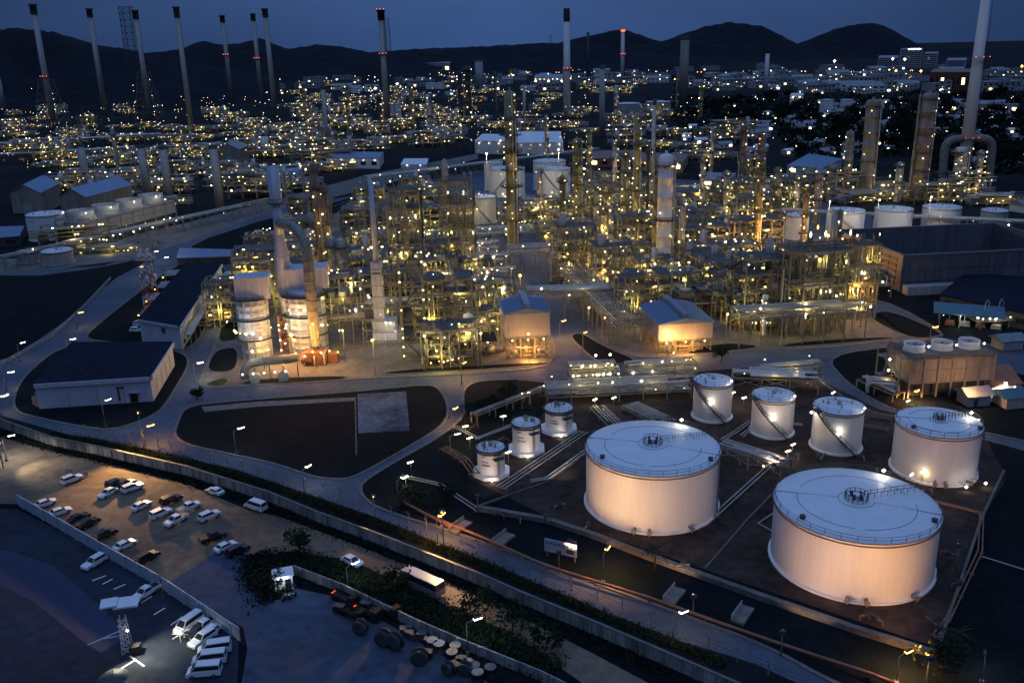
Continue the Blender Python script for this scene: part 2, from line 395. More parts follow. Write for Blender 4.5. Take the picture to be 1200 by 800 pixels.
sl=bpy.data.lights.new('sun','SUN'); sl.energy=.10; sl.angle=R(25); sl.color=(.55,.7,1)
so=bpy.data.objects.new('sun', sl); col.objects.link(so)
so.rotation_euler=(Vector((.15,.75,-.65))).to_track_quat('-Z','Y').to_euler()
sc.view_settings.view_transform='Standard'; sc.view_settings.look='None'; sc.view_settings.exposure=0
sc.render.engine='CYCLES'; cy=sc.cycles; cy.use_denoising=True; cy.max_bounces=4; cy.diffuse_bounces=2; cy.glossy_bounces=2
cy.sample_clamp_indirect=2; cy.sample_clamp_direct=0; cy.use_light_tree=True; cy.caustics_reflective=False; cy.caustics_refractive=False
# ------------------------------------------------------------------ storage tanks
def tank(base, top_py, wpx, label, kind='big', group=None, stair=None, wallm='white', roofm='roofw', marks=False, z0=.15, a_off=0.0, lamps=()):
    """shell + cone roof + railing; kind big: large roof ring; mid: spiral stair; small: octagonal plinth"""
    p=G(*base, z0); r=wpx/2*MPP(p); h=HT(p, top_py)-z0
    t=thing('storage_tank', label, 'storage tank', p, 0, group)
    n=64 if kind=='big' else 36
    b=MB()
    b.lathe([(r+.45,0),(r+.45,.35),(r,.5)],n=n,smooth=False)
    b.lathe([(r,.5),(r,h)],n=n*2 if kind=='big' else n); b.build('shell', wallm, t)
    rh=r*(.055 if kind!='small' else .10)
    b=MB(); b.lathe([(r+.12,h-.25),(r+.12,h),(r,h+.04),(r*.5,h+.04+rh*.6),(.01,h+.04+rh)],n=n); b.build('roof', roofm, t)
    b=MB(); q0=.10 if kind!='small' else .22; b.circ((0,0,h-.7),r+.12,q0,n,4); b.circ((0,0,h-.1),r+.16,q0,n,4); b.build('wind_girder', 'rust' if kind=='big' else 'dsteel', t)
    # railing
    b=MB(); rr=r-.05
    for k in (.55,1.1): b.circ((0,0,h+k),rr,.05 if kind=='big' else .045,n,4)
    m_=int(2*math.pi*r/2.6)
    for i in range(m_):
        a=2*math.pi*i/m_; b.beam((rr*math.cos(a),rr*math.sin(a),h),(rr*math.cos(a),rr*math.sin(a),h+1.1),.08)
    b.build('railing', 'dsteel', t)
    def cz(q): return h+.07+rh*(1-q/r)
    if kind=='big':
        b=MB()
        for a0,a1 in ((.2,2.5),(2.75,4.35),(4.5,6.1)): b.circ((0,0,cz(r*.72)),r*.72,.07,40,4,a0,a1)
        b.circ((0,0,cz(r*.22)+.02),r*.22,.05,30,4,.4,5.9)
        for a in (R(-22),R(158)): b.path([(r*.22*math.cos(a),r*.22*math.sin(a),cz(r*.22)),(r*math.cos(a),r*math.sin(a),cz(r)+.03)],.06,4)
        b.build('roof_seam','dsteel',t)
        b=MB(); q=r*.14
        b.lathe([(q,0),(q,.25),(q*.35,.3),(.01,.35)],(0,0,cz(q)-.05),24,1)
        for k in (.7,1.3): b.circ((0,0,cz(q)+k),q,.06,24,4)
        for i in range(14):
            a=2*math.pi*i/14; b.beam((q*math.cos(a),q*math.sin(a),cz(q)),(q*math.cos(a),q*math.sin(a),cz(q)+1.3),.09)
        for a in (.5,2.2,3.9,5.3): b.cyl((q*.5*math.cos(a),q*.5*math.sin(a),cz(q)),(q*.5*math.cos(a),q*.5*math.sin(a),cz(q)+1.2),.28,n=8,mi=0)
        b.cyl((0,0,cz(0)),(0,0,cz(0)+1.0),.6,n=12,mi=1)
        b.build('centre_vent', ['dsteel',roofm], t)
        b=MB(); a=R(18); ca,sa=math.cos(a),math.sin(a)
        for s in (-.5,.5):
            P=[(q*ca-s*sa,q*sa+s*ca,cz(q)),( (r-.3)*ca-s*sa,(r-.3)*sa+s*ca,cz(r))]
            b.beam((P[0][0],P[0][1],P[0][2]+1.0),(P[1][0],P[1][1],P[1][2]+1.0),.08)
            for i in range(9):
                x=q+(r-.3-q)*i/8; b.beam((x*ca-s*sa,x*sa+s*ca,cz(x)),(x*ca-s*sa,x*sa+s*ca,cz(x)+1.0),.08)
        b.build('roof_walkway','dsteel',t)
        for (a,q2) in ((R(205),r*.88),(R(-35),r*.93)):
            b=MB(); b.cyl((0,0,0),(0,0,.5),.45,n=10); b.cyl((0,0,.5),(0,0,.6),.55,n=10)
            b.build('roof_hatch','dsteel',t,(q2*math.cos(a),q2*math.sin(a),cz(q2)-.05))
        b=MB(); a=R(-28)
        for s in (-.03,.03):
            aa=a+s; b.path([((r+.35)*math.cos(aa),(r+.35)*math.sin(aa),0),((r+.35)*math.cos(aa),(r+.35)*math.sin(aa),h+1)],.07,5)
        for i in range(int(h/.8)): b.beam(((r+.35)*math.cos(a-.03),(r+.35)*math.sin(a-.03),i*.8),((r+.35)*math.cos(a+.03),(r+.35)*math.sin(a+.03),i*.8),.06)
        b.build('ladder','dsteel',t)
        for i,a in enumerate((R(-112),R(-100),R(-66))):
            b=MB(); b.cyl((0,0,.9),(0,-1.1,.9),.32,n=10); b.cyl((0,-1.1,.9),(0,-1.25,.9),.5,n=10); b.beam((0,-.9,0),(0,-.9,.9),.15); b.cyl((0,-.7,.9),(0,-.7,1.7),.08,n=6)
            b.build('nozzle','steel',t,((r+.1)*math.cos(a),(r+.1)*math.sin(a),0),a+math.pi/2)
    if stair:
        a0,a1=stair; b=MB(); N=int(abs(a1-a0)*r/.5)+6; q0,q1=r+.15,r+1.15; P=[]
        for i in range(N+1):
            a=a0+(a1-a0)*i/N; z=.3+(h-.3)*i/N; P.append((a,z))
            b.beam((q0*math.cos(a),q0*math.sin(a),z),(q1*math.cos(a),q1*math.sin(a),z),.28,.06)
        for q in (q1,):
            b.path([(q*math.cos(a),q*math.sin(a),z-.1) for a,z in P],.16,4)
            b.path([(q*math.cos(a),q*math.sin(a),z+1.1) for a,z in P],.07,4)
            b.path([(q*math.cos(a),q*math.sin(a),z+.55) for a,z in P],.05,4)
        for a,z in P[::3]: b.beam((q1*math.cos(a),q1*math.sin(a),z),(q1*math.cos(a),q1*math.sin(a),z+1.1),.08)
        b.build('spiral_stair','dsteel',t)
        b=MB(); a=a1
        b.box(((r+.5)*math.cos(a),(r+.5)*math.sin(a),h),(2.2,2.2,.1),a); rail(b,[((r+1.5)*math.cos(a+s),(r+1.5)*math.sin(a+s),h) for s in (-.2,.2)])
        b.build('landing','dsteel',t)
    if kind!='big':
        b=MB()
        b.cyl((0,0,cz(0)-.1),(0,0,cz(0)+.8),.5,n=10)
        for i in range(5):
            a=random.uniform(0,6.28); q=random.uniform(.3,.75)*r; b.cyl((q*math.cos(a),q*math.sin(a),cz(q)-.1),(q*math.cos(a),q*math.sin(a),cz(q)+random.uniform(.5,1)),random.uniform(.15,.35),n=8)
        b.path([(r*.6,0,cz(r*.6)+.5),(0,0,cz(0)+.9),(-r*.4,r*.5,cz(r*.6)+.5)],.12,5)
        b.build('roof_fittings','pale' if kind!='small' else 'steel',t)
    if kind=='small':
        b=MB(); b.prism([((r+1.3)*math.cos(math.pi*(i+.5)/4),(r+1.3)*math.sin(math.pi*(i+.5)/4)) for i in range(8)],-.1,.8); b.build('plinth','roofw',t)
        b=MB(); a=R(-60); b.box(((r+.6)*math.cos(a),(r+.6)*math.sin(a),h-1.6),(1.4,2.6,.1),a); rail(b,[((r+1.2)*math.cos(a+s),(r+1.2)*math.sin(a+s),h-1.6) for s in (-.35,.35)]); b.build('landing','dsteel',t)
        b=MB()
        for s in (-.06,.06): b.path([((r+.25)*math.cos(a+s),(r+.25)*math.sin(a+s),.8),((r+.25)*math.cos(a+s),(r+.25)*math.sin(a+s),h)],.06,4)
        b.build('ladder','dsteel',t)
    if marks:
        b=MB()
        for (za,cnt,hh) in marks:
            for i in range(cnt):
                a=R(-128)+i*.11; q=r+.06
                b.box((q*math.cos(a),q*math.sin(a),h*za),(.05,.32,hh*random.uniform(.35,.55)),a)
        b.build('stencilled_marks','dsteel',t)
    for (a,z,s) in lamps:
        lamp(t,((r+.8)*math.cos(a),(r+.8)*math.sin(a),z*h),'whitel',s)
    return t,p,r,h
gT='white storage tanks of the front tank farm'
L1=tank((763,587),523,152,'white domed tank with blue-lit roof, large, left one of the two largest','big')
L2=tank((996,655),589,180,'largest white storage tank, closest to the orange-lit bund wall on the right','big')
L3=tank((1093,549),494,92,'broad white tank below the cooling tower with three fans','big')
for T in (L1,L2,L3): pass
m1=tank((834,487),445,44,'tall white tank with dark diagonal stair, beside the pipe rack behind the large tank','mid',None,(R(292),R(205)))
m2=tank((904,505),462,48,'middle one of three tall white tanks with dark diagonal stairs','mid',None,(R(292),R(205)))
m3=tank((979,522),475,56,'tall white tank with diagonal stair and lit side platform, between cooling tower and largest tank','mid',None,(R(292),R(205)))
mk=((.80,3,.5),(.62,5,.35),(.50,6,.55))
s1=tank((576,554),523,32,'small white tank with dark roof rim, leftmost of three on octagonal plinths','small',marks=mk)
s2=tank((617,527),494,32,'small white tank on octagonal plinth, middle one of the three','small',marks=mk)
s3=tank((655,503),477,32,'small white tank on octagonal plinth, rearmost of the three beside pipe rack','small',marks=mk)
# tanks inside and behind the plant
tank((579,222),190,22,'tall white tank left and rear in the pair beside the ringed column','mid')
tank((595,228),197,41,'wide white tank crossed by a lit stair behind the ringed column','mid',None,(R(215),R(290)))
tank((644,221),188,38,'white tank half hidden behind another at centre rear','mid')
tank((652,230),197,33,'white tank with dark zigzag stair line at centre rear','mid',None,(R(300),R(205)))
tank((568,260),230,27,'short white tank with dark stair in front of the wide white tank','mid',None,(R(300),R(205)))
tank((933,279),251,26,'small white tank left of the row behind the louvred basin','mid')
for i,(x,y,t_,w_) in enumerate(((989,274,246,42),(1045,270,244,42),(1101,268,242,42))):
    tank((x,y),t_,w_,('white tank with dark stair, first of three equal tanks behind the basin','white tank in the middle of three equal tanks behind the basin','white tank, right-hand end of three equal tanks behind the basin')[i],'mid','equal tanks behind the basin',(R(300),R(215)) if i==0 else None)
tank((1163,268),246,29,'grey unlit tank beyond the row of three equal white tanks','mid',wallm='greywall')
for i,(x,y,t_,w_,m_) in enumerate(((735,141,121,30,'greywall'),(771,139,119,29,'greywall'),(968,134,117,16,'white'),(991,133,117,14,'white'),(1027,132,118,16,'white'),(505,104,97,12,'white'),(516,104,97,10,'white'),(417,109,103,10,'white'),(433,107,101,12,'white'),(464,136,122,13,'white'),(702,99,93,12,'white'),(541,136,126,14,'greywall'))):
    tank((x,y),t_,w_,('distant grey storage tank beyond the plant','distant white storage tank in the industrial area')[m_=='white'],'mid','distant grey tanks' if m_!='white' else 'distant white tanks',wallm=m_)
# tank with dark marks at the left edge
tank((35,307),294,24,'low dark round tank at the left edge, left of a pair','mid',wallm='greywall')
tank((69,308),293,34,'low dark round tank at the left edge, right of a pair','mid',wallm='greywall')
tL=tank((58,279),250,42,'bluish white tank with dark painted lettering beside the grey sheds','mid',marks=((.80,5,1.1),))
lamp(tL[0],(tL[2]+1,-2,tL[3]+.5),'whitel',1.5)
# lit patches on the tank walls come from floodlights added on poles
def pole_lamp(px, py, top_py, label, kind='whitel', group=None, arm=(1.4,0), power=900, colr=(1,.8,.5), name='street_lamp', foot=True, hs=1.0, down=True, pm='steel'):
    p=G(px,py,.02); h=HT(p,top_py)
    t=thing(name, label, 'street lamp', p, 0, group)
    b=MB(); b.cyl((0,0,0),(0,0,h),.13,.07,8); b.build('pole',pm,t)
    b=MB(); b.beam((0,0,h-.05),(arm[0],arm[1],h+.25),.09); b.build('arm',pm,t)
    if foot:
        b=MB(); b.box((0,0,.25),(.6,.6,.5)); b.build('foot','kerb',t)
    ang=math.atan2(arm[1],arm[0]); ux,uy=math.cos(ang),math.sin(ang)
    b=MB(); c=(arm[0]+ux*.5,arm[1]+uy*.5,h+.32); b.box(c,(1.3,.42,.16),ang); b.build('lamp_head','dsteel',t)
    b=MB(); b.box((c[0],c[1],c[2]-.15),(1.15*hs,.40*hs,.14*hs),ang); b.build('bulb',kind,t)
    if power: light('light',(c[0],c[1],c[2]-.6),power,colr,'SPOT' if down else 'POINT',t,.3,(c[0],c[1],0) if down else None,155,.5)
    return t,p,h
ORG=(1,.42,.10); WRM=(1,.66,.22); YEL=(1,.74,.20); WHT=(1,.93,.78)
NL=[  # px, foot py, top py, kind, power, colour, label
 (171,526,502,'orange',5200,ORG,'orange street lamp above the lit hedge by the road junction',1.4),
 (8,540,513,'whitel',2600,WHT,'leaning lamp pole at the corner of the dirt car park',1.2),
 (124,500,472,'whitel',350,WHT,'street lamp on the grass in front of the white warehouse',1.3),
 (277,532,505,'whitel',350,WHT,'street lamp on the dark lawn left of the road bend',1.3),
 (357,577,551,'whitel',350,WHT,'street lamp beside the road at the lower tip of the dark lawn',1.3),
 (513,640,609,'orange',6500,ORG,'bright orange street lamp beside the front road and fence posts',1.5),
 (467,592,563,'whitel',500,WRM,'street lamp at the left corner of the tank farm',1.3),
 (707,683,649,'orange',9500,ORG,'double-headed orange lamp between front road and bund wall',1.3),
 (788,755,722,'whitel',500,WRM,'street lamp on the verge of the front road left of its end',1.3),
 (1050,800,769,'orange',11000,ORG,'lamp lighting the orange bund corner at lower right',1.2),
 (548,766,730,'cool',300,(.8,.9,1),'plain post lamp behind the row of cable reels',1.2),
 (408,692,665,'cool',300,(.8,.9,1),'plain post lamp beside the low wall near the white sedan',1.2),
 (541,450,428,'orange',6000,ORG,'orange street lamp on the kerb in front of the process plant',1.3),
 (530,503,482,'orange',4200,ORG,'orange street lamp at the east bend of the lawn',1.4),
 (528,530,511,'whitel',500,WRM,'white lamp leaning over the tank farm corner pipework',1.2),
 (656,402,378,'orange',9000,ORG,'orange street lamp at the alley beside the blue-roofed house',1.4),
 (262,383,368,'orange',3800,ORG,'orange lamp beside vans parked at the long building',1.4),
 (229,447,427,'whitel',500,WHT,'street lamp on the kerb beside the white warehouse wall',1.4),
 (24,424,404,'whitel',250,WRM,'lamp along the left diagonal road, farther one of the lower pair',1.3),
 (8,458,438,'whitel',250,WRM,'lamp along the left diagonal road at the left edge',1.4),
 (81,418,399,'whitel',350,WRM,'lamp at the foot of the diagonal road behind the warehouse',1.4),
 (2,488,467,'whitel',400,WRM,'lamp above the front road at the left edge',1.6),
 (91,385,368,'orange',900,WRM,'warm lamp beside the handrail of the left diagonal road',1.4),
 (163,330,314,'whitel',300,WHT,'lamp left of the red and white lattice tower',1.4),
 (192,317,303,'whitel',300,WHT,'lamp right of the red and white lattice tower',1.4),
 (180,308,296,'whitel',300,WHT,'lamp behind the red and white lattice tower',1.4),
 (1008,383,328,'orange',16000,ORG,'tall orange floodlight pole behind the concrete apron',1.5),
 (1088,410,385,'orange',22000,ORG,'orange lamp glowing behind the cooling tower with three fans',1.6),
 (1069,476,461,'orange',16000,ORG,'orange lamp at the foot of the cooling tower stair',1.6),
 (1176,470,453,'whitel',4000,WHT,'brilliant white floodlight outside the orange-roofed shed',1.6),
 (945,450,438,'whitel',500,WRM,'lamp on the road curve right of the tall tanks',1.4),
 (1150,800,776,'whitel',300,WHT,'lamp at the dark lower right corner',.8),
 (1062,508,494,'whitel',300,WHT,'lamp on the tank farm kerb behind the broad tank',1.3),
 (612,480,462,'whitel',120,WRM,'slim unpainted post in the bushy triangle',.7),
 (297,322,303,'orange',9000,ORG,'orange lamp behind the long building by the blue canopy',1.4),
 (683,413,392,'orange',900,ORG,'lamp on the grass island beside the elevated pipe rack',1.3),
]
for i,(x,y,t_,k,pw,c_,lb,hs) in enumerate(NL):
    a=random.choice([.5,.8,1.1]); pole_lamp(x,y,t_,lb,k,None,(1.5*math.cos(a),1.5*math.sin(a)),pw*(.5 if k=='orange' else 1),c_,hs=hs)
def spot(px,py,top,label,tgt,power,colr,kind='orange',hs=1.5,ang=70):
    p=G(px,py,.02); h=HT(p,top)
    t=thing('floodlight_pole', label, 'floodlight', p)
    b=MB(); b.cyl((0,0,0),(0,0,h),.12,.08,8); b.build('pole','steel',t)
    b=MB(); b.box((0,0,h+.2),(.9,.5,.6)); b.build('lamp_housing','dsteel',t)
    d=(Vector(tgt)-p); ux=Vector((d.x,d.y,0)).normalized()
    b=MB(); b.box((ux.x*.4,ux.y*.4,h+.2),(.35*hs,.35*hs,.35*hs),math.atan2(ux.y,ux.x)); b.build('bulb',kind,t)
    light('light',(ux.x*.9,ux.y*.9,h+.2),power,colr,'SPOT',t,.5,Vector(tgt)-p,ang,.8)
# floodlight poles added to wash the tank walls with light
for (px,py,top,lb,T,dz,pw,c_,hs,ang) in (
 (655,672,648,'added floodlight on the verge facing the large tank from the left',L1,.6,15500,(1,.56,.26),.8,62),
 (812,722,700,'added floodlight on the verge facing the large tank from the right',L1,.6,10500,(1,.60,.34),.8,62),
 (915,768,742,'added floodlight on the verge facing the largest tank from the left',L2,.6,9500,(1,.56,.34),.8,66),
 (1085,800,772,'added floodlight on the verge facing the largest tank from the right',L2,.6,13500,(1,.48,.15),.9,66),
 (1120,668,640,'added floodlight on the right bund facing the broad tank',L3,.55,11000,(1,.56,.36),.8,50),
 (905,566,545,'added floodlight beside the pipe bridge facing the tall tanks',m2,.5,8500,(1,.66,.48),.7,80),
 (690,575,558,'added floodlight left of the large tank facing the small tanks',s2,.4,5500,(1,.74,.62),.6,70),
 (560,600,582,'added floodlight on the inner bund facing the leftmost small tank',s1,.4,3500,(1,.66,.45),.6,70)):
    spot(px,py,top,lb,(T[1].x,T[1].y,T[3]*dz),pw,c_,'orange',hs,ang)
# extra floodlight poles added to brighten the dirt beyond the wall
for (px,py,top,lb,T,pw,hs,ang) in (
 (168,521,484,'orange floodlight over the perimeter wall lighting the dirt car park',G(150,575),95000,.5,85),
 (520,640,600,'orange floodlight over the wall lighting the bus and dirt track',G(505,700),36000,.5,70),
 (440,612,582,'orange floodlight over the wall above the white sedan',G(440,668),7000,.4,70),
 (4,548,520,'added white floodlight lighting the left corner of the dirt lot',G(60,550),9000,.5,80)):
    spot(px,py,top,lb,T,pw,(1,.58,.22) if 'orange' in lb else (1,.85,.6),'orange',hs,ang)
# wall lamps fixed on tanks
def walllamp(T,a,z,power,s=1.0,off=1.0):
    t,p,r,h=T
    o=lamp(t,((r+off)*math.cos(a),(r+off)*math.sin(a),z*h),'whitel',s,'wall_lamp')
    b=MB(); b.beam((r*math.cos(a),r*math.sin(a),z*h),((r+off)*math.cos(a),(r+off)*math.sin(a),z*h+.1),.1); b.build('lamp_bracket','dsteel',t)
    light('light',((r+off)*math.cos(a),(r+off)*math.sin(a),z*h),power,(1,.9,.66),'POINT',t,.4)
for T,s in ((m1,1),(m2,1),(m3,1)):
    walllamp(T,R(-107),.58,420,1.5)
    walllamp(T,R(-50),1.12,160,1.0,.6)
walllamp(m3,R(190),.9,260,1.2,1.2)
for T in (s1,s2,s3): walllamp(T,R(-88),.10,120,1.0,2.0)
for T,a in ((L1,R(52)),(L2,R(48)),(L3,R(10))): 
    walllamp(T,a,1.12,420,1.3,-1.0)
walllamp(L3,R(-80),.1,120,1.2,2.5); walllamp(L3,R(-55),.1,120,1.2,3.0)
# ------------------------------------------------------------------ buildings
def quadpts(c): return [Vector(G(*q)) for q in c]
def building(name, label, base, top_py_front, z=.14, wallm='wall', roofm='roofdark', parapet=0, rib=0, cat='building', roofside=None, group=None):
    """base: 4 ground pixels front-left, front-right, back-right, back-left; height taken at front-right"""
    P=[G(*q,z) for q in base]; h=HT(P[1],top_py_front)-z
    c=sum(P,Vector())/4
    t=thing(name,label,cat,c,0,group); Q=[p-c for p in P]
    b=MB()
    b.prism([(q.x,q.y) for q in Q],0,h); b.build('wall',wallm,t)
    b=MB(); e=[q*1.0+q.normalized()*.45 for q in Q]
    b.prism([(q.x,q.y) for q in e],h-.02,h+.35); b.build('roof',roofm,t)
    if rib:
        b=MB()
        for i in range(4):
            a,d=Q[i],Q[(i+1)%4]; n=max(1,int((d-a).length/rib))
            nn=(d-a).normalized(); o=Vector((nn.y,-nn.x,0))*.05
            for j in range(n+1):
                q=a.lerp(d,j/n)+o; b.beam((q.x,q.y,0),(q.x,q.y,h-.3),.22)
        b.build('pilaster',wallm,t)
    return t,Q,h,c
def opening(t,a,d,u0,u1,z0,z1,name='window',m_='glass',frame=None,depth=.08):
    """a panel on the wall line a->d between fractions"""
    nn=(d-a).normalized(); o=Vector((nn.y,-nn.x,0))
    p=a.lerp(d,(u0+u1)/2)+o*.04; L_=(d-a).length*(u1-u0)
    b=MB(); b.box((p.x,p.y,(z0+z1)/2),(L_,depth,z1-z0),math.atan2(nn.y,nn.x)); w_=b.build(name,m_,t)
    if frame:
        b=MB(); p2=p+o*.03
        for zz in (z0,z1): b.box((p2.x,p2.y,zz),(L_+.25,.12,.15),math.atan2(nn.y,nn.x))
        for s in (0,1):
            q=a.lerp(d,(u0,u1)[s])+o*.08; b.beam((q.x,q.y,z0),(q.x,q.y,z1),.14)
        b.build('frame',frame,w_)
    return w_
W1=building('warehouse','large white warehouse with flat dark roof and small dark doorway',[(46,479),(180,470),(205,428),(90,428)],441,rib=0)
t,Q,h,c=W1
b=MB()
for a,d in ((Q[0],Q[1]),(Q[1],Q[2])):
    nn=(d-a).normalized(); o=Vector((nn.y,-nn.x,0)); b.beam(a+o*.5+Vector((0,0,h-.5)),d+o*.5+Vector((0,0,h-.5)),.5,1.2)
b.build('fascia','wall',t)
b=MB()
for u in (.27,.52,.75):
    nn=(Q[1]-Q[0]).normalized(); o=Vector((nn.y,-nn.x,0)); q=Q[0].lerp(Q[1],u)+o*.06; b.beam((q.x,q.y,0),(q.x,q.y,h-1.2),.16)
for u in (.2,.4,.6,.8):
    nn=(Q[2]-Q[1]).normalized(); o=Vector((nn.y,-nn.x,0)); q=Q[1].lerp(Q[2],u)+o*.06; b.beam((q.x,q.y,0),(q.x,q.y,h-1.2),.16)
b.build('downpipe','greywall',t)
opening(t,Q[0],Q[1],.80,.87,0,2.6,'door','black','steel')
opening(t,Q[0],Q[1],.70,.715,.8,4.4,'duct','dsteel',None,.5)
opening(t,Q[0],Q[1],.69,.76,4.4,4.9,'duct','dsteel',None,.6)
opening(t,Q[0],Q[1],.78,.89,3.0,3.2,'door_canopy','wall',None,1.6)
b=MB()
for k in range(8): b.box((Q[0].x-1.4-(k%2)*1.1,Q[0].y+2+k*.8,1.2+.2*k),(.9,.6,2.4))
b.build('duct','steel',t)
W2=building('office_building','long building with dark roof and row of windows beside parked vans',[(167,401),(214,410),(262,332),(222,330)],382,rib=0)
t,Q,h,c=W2
b=MB()
for a,d in ((Q[0],Q[1]),(Q[1],Q[2])):
    nn=(d-a).normalized(); o=Vector((nn.y,-nn.x,0)); b.beam(a+o*.45+Vector((0,0,h-.3)),d+o*.45+Vector((0,0,h-.3)),.4,.8)
b.build('fascia','wall',t)
opening(t,Q[0],Q[1],.56,.64,h*.6,h*.82,'air_conditioner','dsteel',None,.6)
for i in range(14): opening(t,Q[1],Q[2],.03+i*.069,.03+i*.069+.04,1.0,2.4,'window','glass','wall')
b=MB(); nn=(Q[2]-Q[1]).normalized(); o=Vector((nn.y,-nn.x,0))
q1=Q[1]+o*2.2; q2=Q[2]+o*2.2; b.beam(q1+Vector((0,0,h*.62)),q2+Vector((0,0,h*.62)),2.0,.12)
for i in range(12):
    q=q1.lerp(q2,i/11)+o*.8; b.beam((q.x,q.y,0),(q.x,q.y,h*.6),.15)
b.build('veranda','greywall',t)
# four orange lit stepped sheds
for i,(x,y) in enumerate(((184,372),(192,356),(201,342),(209,328))):
    p=G(x,y,.14); s=thing('canopy_shed',('orange-lit carport, lowest step of four','orange-lit carport, second step from the bottom of four','orange-lit carport, third step from the bottom of four','orange-lit carport, topmost step of four')[i],'carport',p,GA,'stepped carports beside the long building')
    b=MB(); b.box((0,0,3.2),(9,10.5,.18)); b.build('roof','tanwall',s)
    for sx in (-4,4):
        for sy in (-4.5,4.5):
            b=MB(); b.beam((sx,sy,0),(sx,sy,3.15),.16); b.build('post','steel',s)
    lamp(s,(-4.9,-5,2.6),'orange',1.0)
light('light',G(180,358,3.0),2500,ORG,'POINT',None,1.0)
building('canopy_building','low building with pale blue roof at the end of the long building',[(209,311),(271,309),(274,301),(212,299)],301,roofm='roofblue',wallm='dsteel')
for (nm,lb,base,top,wm,rm) in (
 ('shed','grey gabled shed with dark roof at the far left',[(16,250),(52,251),(74,238),(38,236)],226,'tanwall','roofblue'),
 ('shed','grey gabled shed right of the bluish white tank',[(74,256),(105,258),(158,242),(128,240)],231,'tanwall','roofblue'),
 ('hall','tan gabled hall in the rear left plant',[(256,192),(282,193),(293,188),(266,187)],175,'tanwall','roofgrey'),
):
    P=[G(*q,.02) for q in base]; hh=HT(P[1],top); c=sum(P,Vector())/4; Q=[p-c for p in P]
    t=thing(nm,lb,'shed',c); b=MB(); b.prism([(q.x,q.y) for q in Q],0,hh)
    ml=(Q[0]+Q[1])/2; mr_=(Q[2]+Q[3])/2; rz_=hh*.35; n=len(b.v)
    b.v+= [(Q[0].x,Q[0].y,hh),(Q[1].x,Q[1].y,hh),(ml.x,ml.y,hh+rz_),(Q[2].x,Q[2].y,hh),(Q[3].x,Q[3].y,hh),(mr_.x,mr_.y,hh+rz_)]
    b.face([n,n+1,n+2]); b.face([n+3,n+4,n+5]); b.build('wall',wm,t)
    b=MB(); k=1.04
    def up(v,z): return (v.x*k,v.y*k,z)
    b.v=[up(Q[0],hh),up(Q[1],hh),up(ml,hh+rz_+.2),up(Q[2],hh),up(Q[3],hh),up(mr_,hh+rz_+.2)]
    b.face([0,2,5,4]); b.face([2,1,3,5]); b.build('roof',rm,t)
    opening(t,Q[0],Q[1],.35,.65,0,hh*.5,'door','greywall','steel')
# low flat-roofed buildings of the plant and its surroundings
FB=[('long white flat-roofed building with lit side at left rear',[(383,197),(445,198),(450,190),(390,189)],186,'white','roofblue'),
 ('white building with blue roof between stacks',[(322,211),(350,213),(358,204),(330,203)],202,'wall','roofblue'),
 ('white low building with rounded lit front at centre rear',[(557,180),(590,181),(600,172),(566,171)],166,'white','roofw'),
 ('wide white building with lit eaves at centre rear',[(596,181),(660,180),(656,166),(604,166)],167,'white','roofw'),
 ('blue metal roofed workshop right of the tall columns',[(922,204),(962,208),(986,196),(948,189)],198,'wall','roofblue'),
 ('low dark blue shed at the left edge',[(-20,292),(25,288),(30,276),(-10,277)],277,'dsteel','roofblue'),
 ('low lit canopy building at centre left rear',[(470,198),(500,198),(502,191),(474,191)],193,'wall','roofw'),
 ('small orange-lit workshop behind the columns',[(690,196),(740,196),(744,186),(696,186)],186,'orangep','rust'),
 ('orange-lit shed right of the workshop',[(745,200),(800,202),(806,192),(752,190)],190,'tanwall','rust'),
 ('grey substation building inside the right hand plant',[(820,219),(855,220),(862,212),(828,211)],211,'greywall','roofgrey'),
 ('white square store behind the tree belt',[(925,125),(940,125),(941,122),(927,122)],112,'white','roofw'),
 ('red brown block building at right rear',[(1088,106),(1143,107),(1146,101),(1092,100)],85,'brick','rust'),
 ('pale long shed at right rear',[(1113,132),(1192,134),(1192,128),(1116,126)],123,'greywall','roofgrey'),
 ('large grey hall below the rear hills',[(466,86),(528,88),(530,82),(470,80)],74,'greywall','roofgrey'),
 ('lit-front hall at centre rear below the hill',[(626,102),(660,102),(660,97),(628,97)],91,'wall','roofblue'),
 ('dark flat-roofed block right of the louvred basin',[(1100,362),(1212,390),(1240,352),(1130,336)],372,'dsteel','roofdark'),
 ('low dark blue roofed building at the right edge',[(1135,352),(1212,368),(1240,345),(1150,336)],352,'dsteel','roofdark'),
 ('orange-roofed long shed beside the cooling tower',[(1160,466),(1196,463),(1180,440),(1152,444)],450,'wall','roofred'),
 ('small grey switch house behind the curved pipes',[(1034,447),(1053,447),(1056,438),(1038,438)],436,'greywall','roofgrey'),
]
for (lb,base,top,wm,rm) in FB:
    t,Q,h,c=building('low_building',lb,base,top,z=.02,wallm=wm,roofm=rm)
    n=max(2,int((Q[1]-Q[0]).length/8))
    if (Q[1]-Q[0]).length>12 and rm!='roofw':
        for i in range(min(n,9)): opening(t,Q[0],Q[1],(i+.25)/min(n,9),(i+.75)/min(n,9),h*.35,h*.7,'window','warm' if (i+len(lb))%4==0 and wm!='dsteel' else 'glass')
    for i in range(min(n,7)):
        if wm in('white','wall','orangep','tanwall') : rlamp(t,(*(Q[0].lerp(Q[1],(i+.5)/min(n,7))*1.04).xy,h*.85),max(.8,MPP(c)*1.6),.5)
